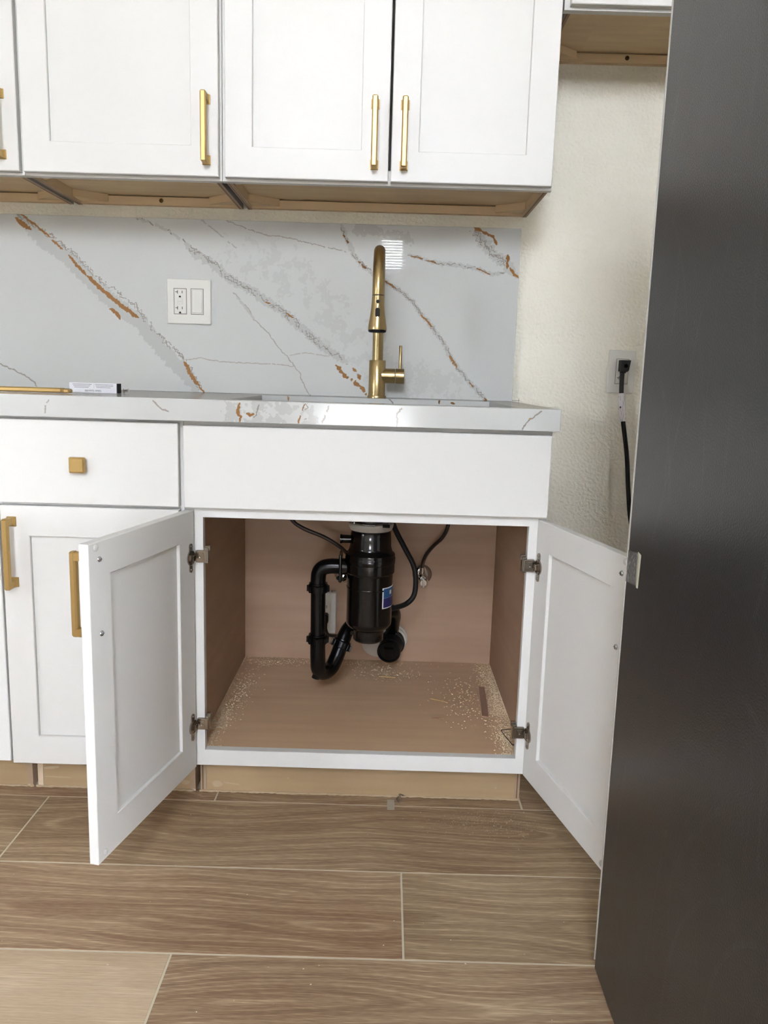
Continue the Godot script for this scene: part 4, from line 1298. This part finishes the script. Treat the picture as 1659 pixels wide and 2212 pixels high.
func build_electrics() -> void:
	# double plate on the splash
	var z := -0.5895
	var c := thing("switch_plate", "white double wall plate with outlet and rocker switch on the backsplash", "outlet")
	part("plate", slab(-0.1918, -0.0695, 1.1222, 1.2437, z, z + 0.0058, 0.0018), M.plastic, c)
	var zz := z + 0.0058
	for x: float in [-0.1547, -0.1078]:
		var fr := Geo.new()
		fr.ring([x - 0.0180, x + 0.0180, 1.1830 - 0.0350, 1.1830 + 0.0350], [x - 0.0168, x + 0.0168, 1.1830 - 0.0338, 1.1830 + 0.0338], zz - 0.0002, zz + 0.0002)
		part("opening_gap", fr, mat(rgb(96, 94, 90), 0.8), c)
	receptacle(c, -0.1547, 1.1830, zz)
	for y: float in [1.1868, 1.1785]:
		part("test_button", slab(-0.1622, -0.1472, y - 0.0034, y + 0.0034, zz + 0.0010, zz + 0.0020, 0.0005), M.plastic, c)
	var led := mat(rgb(150, 235, 200), 0.3)
	part("indicator", slab(-0.1432, -0.1412, 1.1512, 1.1524, zz + 0.0010, zz + 0.0016), led, c)
	var rk := Geo.new()
	rk.ring([-0.1078 - 0.0165, -0.1078 + 0.0165, 1.1830 - 0.0335, 1.1830 + 0.0335], [-0.1078 - 0.0138, -0.1078 + 0.0138, 1.1830 - 0.0305, 1.1830 + 0.0305], zz - 0.003, zz + 0.0016, 0.0006)
	part("switch_frame", rk, M.plastic, c)
	var pd := Geo.new()
	pd.t = Transform3D(Basis(Vector3.RIGHT, -0.045), Vector3(-0.1078, 1.1830, zz + 0.0002))
	pd.box(-0.0134, 0.0134, -0.0302, 0.0302, -0.003, 0.0012, 0.0006)
	part("rocker", pd, M.plastic, c)
	# single outlet on the alcove wall
	z = -0.6109
	var o := thing("wall_outlet", "white single outlet plate on the cream wall by the refrigerator", "outlet")
	part("plate", slab(1.0480, 1.1235, 0.9667, 1.0865, z, z + 0.0056, 0.0018), M.plastic, o)
	var fr2 := Geo.new()
	fr2.ring([1.0874 - 0.0180, 1.0874 + 0.0180, 1.0270 - 0.0350, 1.0270 + 0.0350], [1.0874 - 0.0168, 1.0874 + 0.0168, 1.0270 - 0.0338, 1.0270 + 0.0338], z + 0.0054, z + 0.0058)
	part("opening_gap", fr2, mat(rgb(96, 94, 90), 0.8), o)
	receptacle(o, 1.0874, 1.0270, z + 0.0056, true)
	# power cord of the refrigerator
	var pc := thing("power_cord", "black power cord with a white wrapped tag plugged in beside the refrigerator", "cord")
	var pg := Geo.new()
	var a := [Vector2(1.0762, 1.0580), Vector2(1.1030, 1.0580), Vector2(1.0990, 1.0300), Vector2(1.0940, 1.0258), Vector2(1.0760, 1.0270)]
	pg.prism(a, z + 0.0070, z + 0.0330)
	pg.box(1.0790, 1.0930, 1.0225, 1.0275, z + 0.0120, z + 0.0290, 0.001)
	pg.lathe(Vector3(1.0895, 1.0420, z + 0.0330), Vector3(0, 0, 1), [Vector2(0.0062, 0.0), Vector2(0.0056, 0.0008), Vector2(0.0050, 0.0), Vector2(0.0, 0.0)], 18)
	part("plug", pg, M.rubber, pc)
	var route := smooth([Vector3(1.0845, 1.0250, -0.590), Vector3(1.0840, 1.0000, -0.588), Vector3(1.0845, 0.9658, -0.584), Vector3(1.0880, 0.9271, -0.580), Vector3(1.0955, 0.8752, -0.576), Vector3(1.1100, 0.7901, -0.570), Vector3(1.1190, 0.6904, -0.560), Vector3(1.1330, 0.5894, -0.548), Vector3(1.16, 0.45, -0.48), Vector3(1.22, 0.30, -0.20), Vector3(1.28, 0.22, 0.10), Vector3(1.30, 0.22, 0.40), Vector3(1.30, 0.24, 0.4555)], 6)
	var cg := Geo.new()
	for s: float in [-1.0, 1.0]:
		cg.tube(route.map(func(p: Vector3) -> Vector3: return p + Vector3(s * 0.0030, 0, 0)), 0.0036, 12)
	part("cable", cg, M.rubber, pc)
	var tg := Geo.new()
	tg.tube([Vector3(1.0850, 0.9660, -0.584), Vector3(1.0868, 0.9380, -0.581), Vector3(1.0890, 0.9120, -0.579), Vector3(1.0915, 0.8880, -0.577)], 0.0098, 16)
	var tagm := mat(Color.WHITE, 0.5)
	var im := Image.create(64, 128, false, Image.FORMAT_RGB8)
	im.fill(Color(0.88, 0.87, 0.88))
	for k in 34:
		im.fill_rect(Rect2i(rng.randi() % 64, rng.randi() % 128, 2, rng.randi_range(6, 22)), Color(0.62, 0.62, 0.64))
	im.fill_rect(Rect2i(10, 56, 9, 7), Color(0.1, 0.1, 0.1))
	tagm.albedo_texture = ImageTexture.create_from_image(im)
	tagm.uv1_scale = Vector3(2.0, 12.0, 1.0)
	part("tag", tg, tagm, pc, "white printed wrap tag")
	# outlet box inside the sink cabinet
	var ob := thing("outlet_box", "white outlet box on the cabinet back, half hidden by the black drain pipe", "outlet")
	part("box", slab(0.2380, 0.2925, 0.2400, 0.3630, -0.6058, -0.5760, 0.002), M.plastic, ob)
	part("cover", slab(0.2500, 0.2760, 0.2640, 0.3350, -0.5760, -0.5740, 0.0006), M.plastic, ob)
	part("slot", slab(0.2652, 0.2668, 0.3180, 0.3270, -0.5742, -0.5735), M.slot, ob)
	part("screw", slab(0.2780, 0.2800, 0.3630, 0.3672, -0.592, -0.590), M.slot, ob)
	var dc := thing("disposal_cord", "short black cord from the outlet box to the disposal", "cord")
	var g := Geo.new()
	g.box(0.2580, 0.2720, 0.2780, 0.3060, -0.574, -0.545, 0.004)
	part("plug", g, M.rubber, dc)
	g = Geo.new()
	g.tube(smooth([Vector3(0.2660, 0.2820, -0.550), Vector3(0.2670, 0.2660, -0.535), Vector3(0.2780, 0.2580, -0.510), Vector3(0.3060, 0.2700, -0.470), Vector3(0.3300, 0.2960, -0.420), Vector3(0.3560, 0.3150, -0.360), Vector3(0.3700, 0.3300, -0.325)], 6), 0.0046, 12)
	part("cable", g, M.rubber, dc)

# ------------------------------------------------------------------ small loose things
func flakes(count: int, pick: Callable, size: float, flat: float) -> Geo:
	var g := Geo.new()
	for k in count:
		var p: Vector3 = pick.call()
		var a := rng.randf() * TAU
		var s := size * rng.randf_range(0.4, 1.6)
		var e := Vector3(cos(a), 0, sin(a)) * s
		var f := Vector3(-sin(a), 0, cos(a)) * s * rng.randf_range(0.25, 0.8)
		var top := p + Vector3(0, s * flat, 0)
		var q := [p + e, p + f, p - e, p - f]
		for j in 4:
			g.poly([q[j], q[(j + 1) % 4], top], p - Vector3(0, 0.01, 0))
	return g

func build_loose_things() -> void:
	var CT := 0.9350
	# things on the counter at the left
	var box := thing("small_carton", "small white carton printed upside down on the counter", "box")
	part("carton_body", slab(-0.3185, -0.2080, CT, 0.9585, -0.232, -0.202, 0.0006), mat(rgb(232, 232, 236), 0.5), box)
	var pr := slab(-0.3165, -0.2100, 0.9365, 0.9575, -0.2021, -0.2018)
	uv_front(pr, -0.3165, -0.2100, 0.9365, 0.9575)
	var im := Image.create(512, 100, false, Image.FORMAT_RGB8)
	im.fill(Color(0.90, 0.90, 0.92))
	for col in 2:
		for row in 3:
			var x := 30 + col * 250 + row * 8
			while x < 30 + col * 250 + 205 - row * 14:
				var w := rng.randi_range(5, 15)
				im.fill_rect(Rect2i(x, 12 + row * 16, w, 5), Color(0.22, 0.22, 0.24))
				x += w + 3
	im.fill_rect(Rect2i(268, 8, 2, 46), Color(0.4, 0.4, 0.4))
	var pm := mat(Color.WHITE, 0.5)
	pm.albedo_texture = ImageTexture.create_from_image(im)
	part("print", pr, pm, box)
	var font := SystemFont.new()
	font.font_names = PackedStringArray(["Droid Sans"])
	var tm := TextMesh.new()
	tm.text = "Silver Guard®"
	tm.font = font
	tm.font_size = 32
	tm.pixel_size = 0.00019
	tm.depth = 0.0002
	tm.material = mat(rgb(60, 60, 64), 0.6)
	share("lettering", tm, box, Transform3D(Basis(Vector3(0, 0, 1), PI), Vector3(-0.2630, 0.9402, -0.2017)))
	part("open_end", slab(-0.2080, -0.2062, CT + 0.0005, 0.9580, -0.230, -0.204, 0.0004), M.slot, box, "dark open end")
	var bar := Geo.new()
	bar.box(-0.760, -0.2950, CT + 0.0014, 0.9465, -0.125, -0.098, 0.0025)
	bar.box(-0.2935, -0.2790, CT + 0.0010, 0.9450, -0.123, -0.100, 0.0025)
	bar.box(-0.2960, -0.2930, CT + 0.0030, 0.9435, -0.121, -0.102)
	tag(part("brass_bar", bar, M.gold), "flat polished brass bar lying on the counter at the left edge", "bar")
	var sheet := slab(-0.70, -0.2350, CT + 0.0001, CT + 0.0005, -0.150, -0.080)
	tag(part("paper_slip", sheet, mat(rgb(226, 226, 226), 0.7)), "thin white slip lying under the brass bar on the counter", "paper")
	var pin := Geo.new()
	pin.t = Transform3D(Basis(Vector3(0, 0, 1), -PI / 2.0 + 0.12), Vector3(-0.2020, CT + 0.0062, -0.245))
	pin.lathe(Vector3.ZERO, Vector3.UP, [Vector2(0.0, -0.004), Vector2(0.0056, -0.004), Vector2(0.0056, -0.0026), Vector2(0.0032, -0.0010), Vector2(0.0030, 0.0060), Vector2(0.0046, 0.0072), Vector2(0.0046, 0.0085), Vector2(0.0, 0.0085)], 18)
	pin.tube([Vector3(0, -0.004, 0), Vector3(0, -0.014, 0)], 0.0006, 6)
	tag(part("push_pin", pin, M.chrome), "tiny silver push pin on the counter beside the carton", "pin")
	# pencil tick at the end of the splash
	var pk := Geo.new()
	pk.box(0.7815, 0.8035, 0.9364, 0.9372, -0.6110, -0.6107)
	pk.box(0.8010, 0.8018, 0.9310, 0.9425, -0.6110, -0.6107)
	tag(part("pencil_mark", pk, mat(rgb(60, 58, 54), 0.9)), "small dark pencil mark on the wall at the backsplash corner", "mark")
	# inside the sink cabinet: debris on the bottom panel
	var Y := 0.1510
	var st := Geo.new()
	st.prism([Vector2(-0.0085, -0.098), Vector2(0.0075, -0.096), Vector2(0.0090, 0.050), Vector2(0.0070, 0.099), Vector2(-0.0085, 0.096)], 0.0, 0.0030)
	var sw := Geo.new()
	var tt := Transform3D(Basis(Vector3(1, 0, 0.07), Vector3(-0.07, 0, 1), Vector3(0, -1, 0)), Vector3(0.7040, Y + 0.0030, -0.315))
	for k in st.v.size():
		sw.v.append(tt * st.v[k])
		sw.n.append((tt.basis * st.n[k]).normalized())
		sw.u.append(st.u[k])
	tag(part("wood_scrap", sw, mat(rgb(150, 118, 100), 0.8)), "reddish brown wood scrap on the cabinet floor at right", "scrap")
	for q: Array in [[Vector3(0.564, Y + 0.0015, -0.3236), Vector3(0.6075, Y + 0.0030, -0.2963), 0.0016, rgb(214, 180, 120), "thin straw coloured splinter near the middle of the cabinet floor"], [Vector3(0.425, Y + 0.0016, -0.4700), Vector3(0.4720, Y + 0.0016, -0.4660), 0.0018, rgb(206, 176, 122), "straw coloured splinter in front of the black cleanout cap"], [Vector3(0.560, Y + 0.0012, -0.205), Vector3(0.590, Y + 0.0018, -0.198), 0.0013, rgb(140, 100, 66), "small brown splinter at the front right of the cabinet floor"]]:
		var tw := Geo.new()
		tw.tube([q[0], (q[0] + q[1]) / 2.0 + Vector3(0, 0.0008, 0.001), q[1]], [q[2] * 0.6, q[2], q[2] * 0.5], 6)
		tag(part("splinter", tw, mat(q[3], 0.8)), q[4], "splinter", "splinters on the cabinet floor")
	var wr := Geo.new()
	wr.tube([Vector3(0.7568, Y + 0.0010, -0.152), Vector3(0.7460, Y + 0.0012, -0.150), Vector3(0.7260, Y + 0.0012, -0.144), Vector3(0.7290, Y + 0.0012, -0.120), Vector3(0.7360, Y + 0.0012, -0.090), Vector3(0.7420, Y + 0.0012, -0.066), Vector3(0.7560, Y + 0.0012, -0.068)], 0.0010, 6)
	tag(part("black_wire", wr, M.slot), "thin black bent wire by the lower right hinge", "wire")
	var dust := mat(rgb(234, 216, 182), 0.9)
	var spots := [[0.735, -0.50, 0.016, 0.06, 420], [0.745, -0.36, 0.012, 0.05, 300], [0.735, -0.26, 0.020, 0.05, 340], [0.735, -0.09, 0.016, 0.05, 420], [0.040, -0.14, 0.014, 0.07, 260], [0.055, -0.34, 0.020, 0.10, 260], [0.10, -0.57, 0.05, 0.02, 160], [0.30, -0.58, 0.12, 0.015, 160], [0.66, -0.32, 0.04, 0.08, 160], [0.45, -0.50, 0.05, 0.03, 160]]
	var total := Geo.new()
	for s: Array in spots:
		var g := flakes(int(s[4] * 1.7), func() -> Vector3: return Vector3(clampf(rng.randfn(s[0], s[2]), 0.0225, 0.7550), Y, clampf(rng.randfn(s[1], s[3]), -0.6030, -0.0220)), 0.0018, 0.5)
		total.v.append_array(g.v)
		total.n.append_array(g.n)
		total.u.append_array(g.u)
	var sd := part("sawdust", total, dust)
	tag(sd, "pale sawdust scattered along the cabinet floor edges", "sawdust")
	sd.set_meta("kind", "stuff")
	var shav := flakes(26, func() -> Vector3: return Vector3(clampf(rng.randfn(0.036, 0.008), 0.0225, 0.06), Y, rng.randfn(-0.125, 0.03)), 0.0055, 0.25)
	var sv := part("shavings", shav, mat(rgb(226, 214, 196), 0.8))
	tag(sv, "pale wood shavings by the lower left hinge", "shavings")
	sv.set_meta("kind", "stuff")
	# floor
	var chips := flakes(60, func() -> Vector3: return Vector3(rng.randf_range(-0.4, 0.8), 0.0002, rng.randf_range(-0.04, 0.6)), 0.0013, 0.4)
	var fine := flakes(420, func() -> Vector3: return Vector3(rng.randfn(0.69, 0.07), 0.0002, rng.randfn(0.02, 0.028)), 0.0009, 0.3)
	chips.v.append_array(fine.v)
	chips.n.append_array(fine.n)
	chips.u.append_array(fine.u)
	var ch := part("paint_chips", chips, mat(rgb(226, 218, 204), 0.9))
	tag(ch, "tiny pale chips and dust scattered on the plank floor", "debris")
	ch.set_meta("kind", "stuff")
	var fl := slab(-0.0085, 0.0085, 0.0, 0.0006, -0.022, 0.022)
	var ft := part("floor_tape", fl, mat(rgb(176, 168, 152), 0.35))
	ft.position = Vector3(0.4620, 0.0002, -0.0520)
	tag(ft, "short piece of dull tape on the floor under the sink cabinet", "tape")
	var cu := Geo.new()
	cu.tube(smooth([Vector3(0.480, 0.004, -0.082), Vector3(0.474, 0.003, -0.070), Vector3(0.480, 0.0025, -0.060), Vector3(0.486, 0.006, -0.068), Vector3(0.482, 0.012, -0.078), Vector3(0.492, 0.011, -0.076)], 5), 0.0020, 7)
	tag(part("curl", cu, mat(rgb(120, 104, 88), 0.9)), "small curled scrap of dried caulk by the toe kick", "debris")
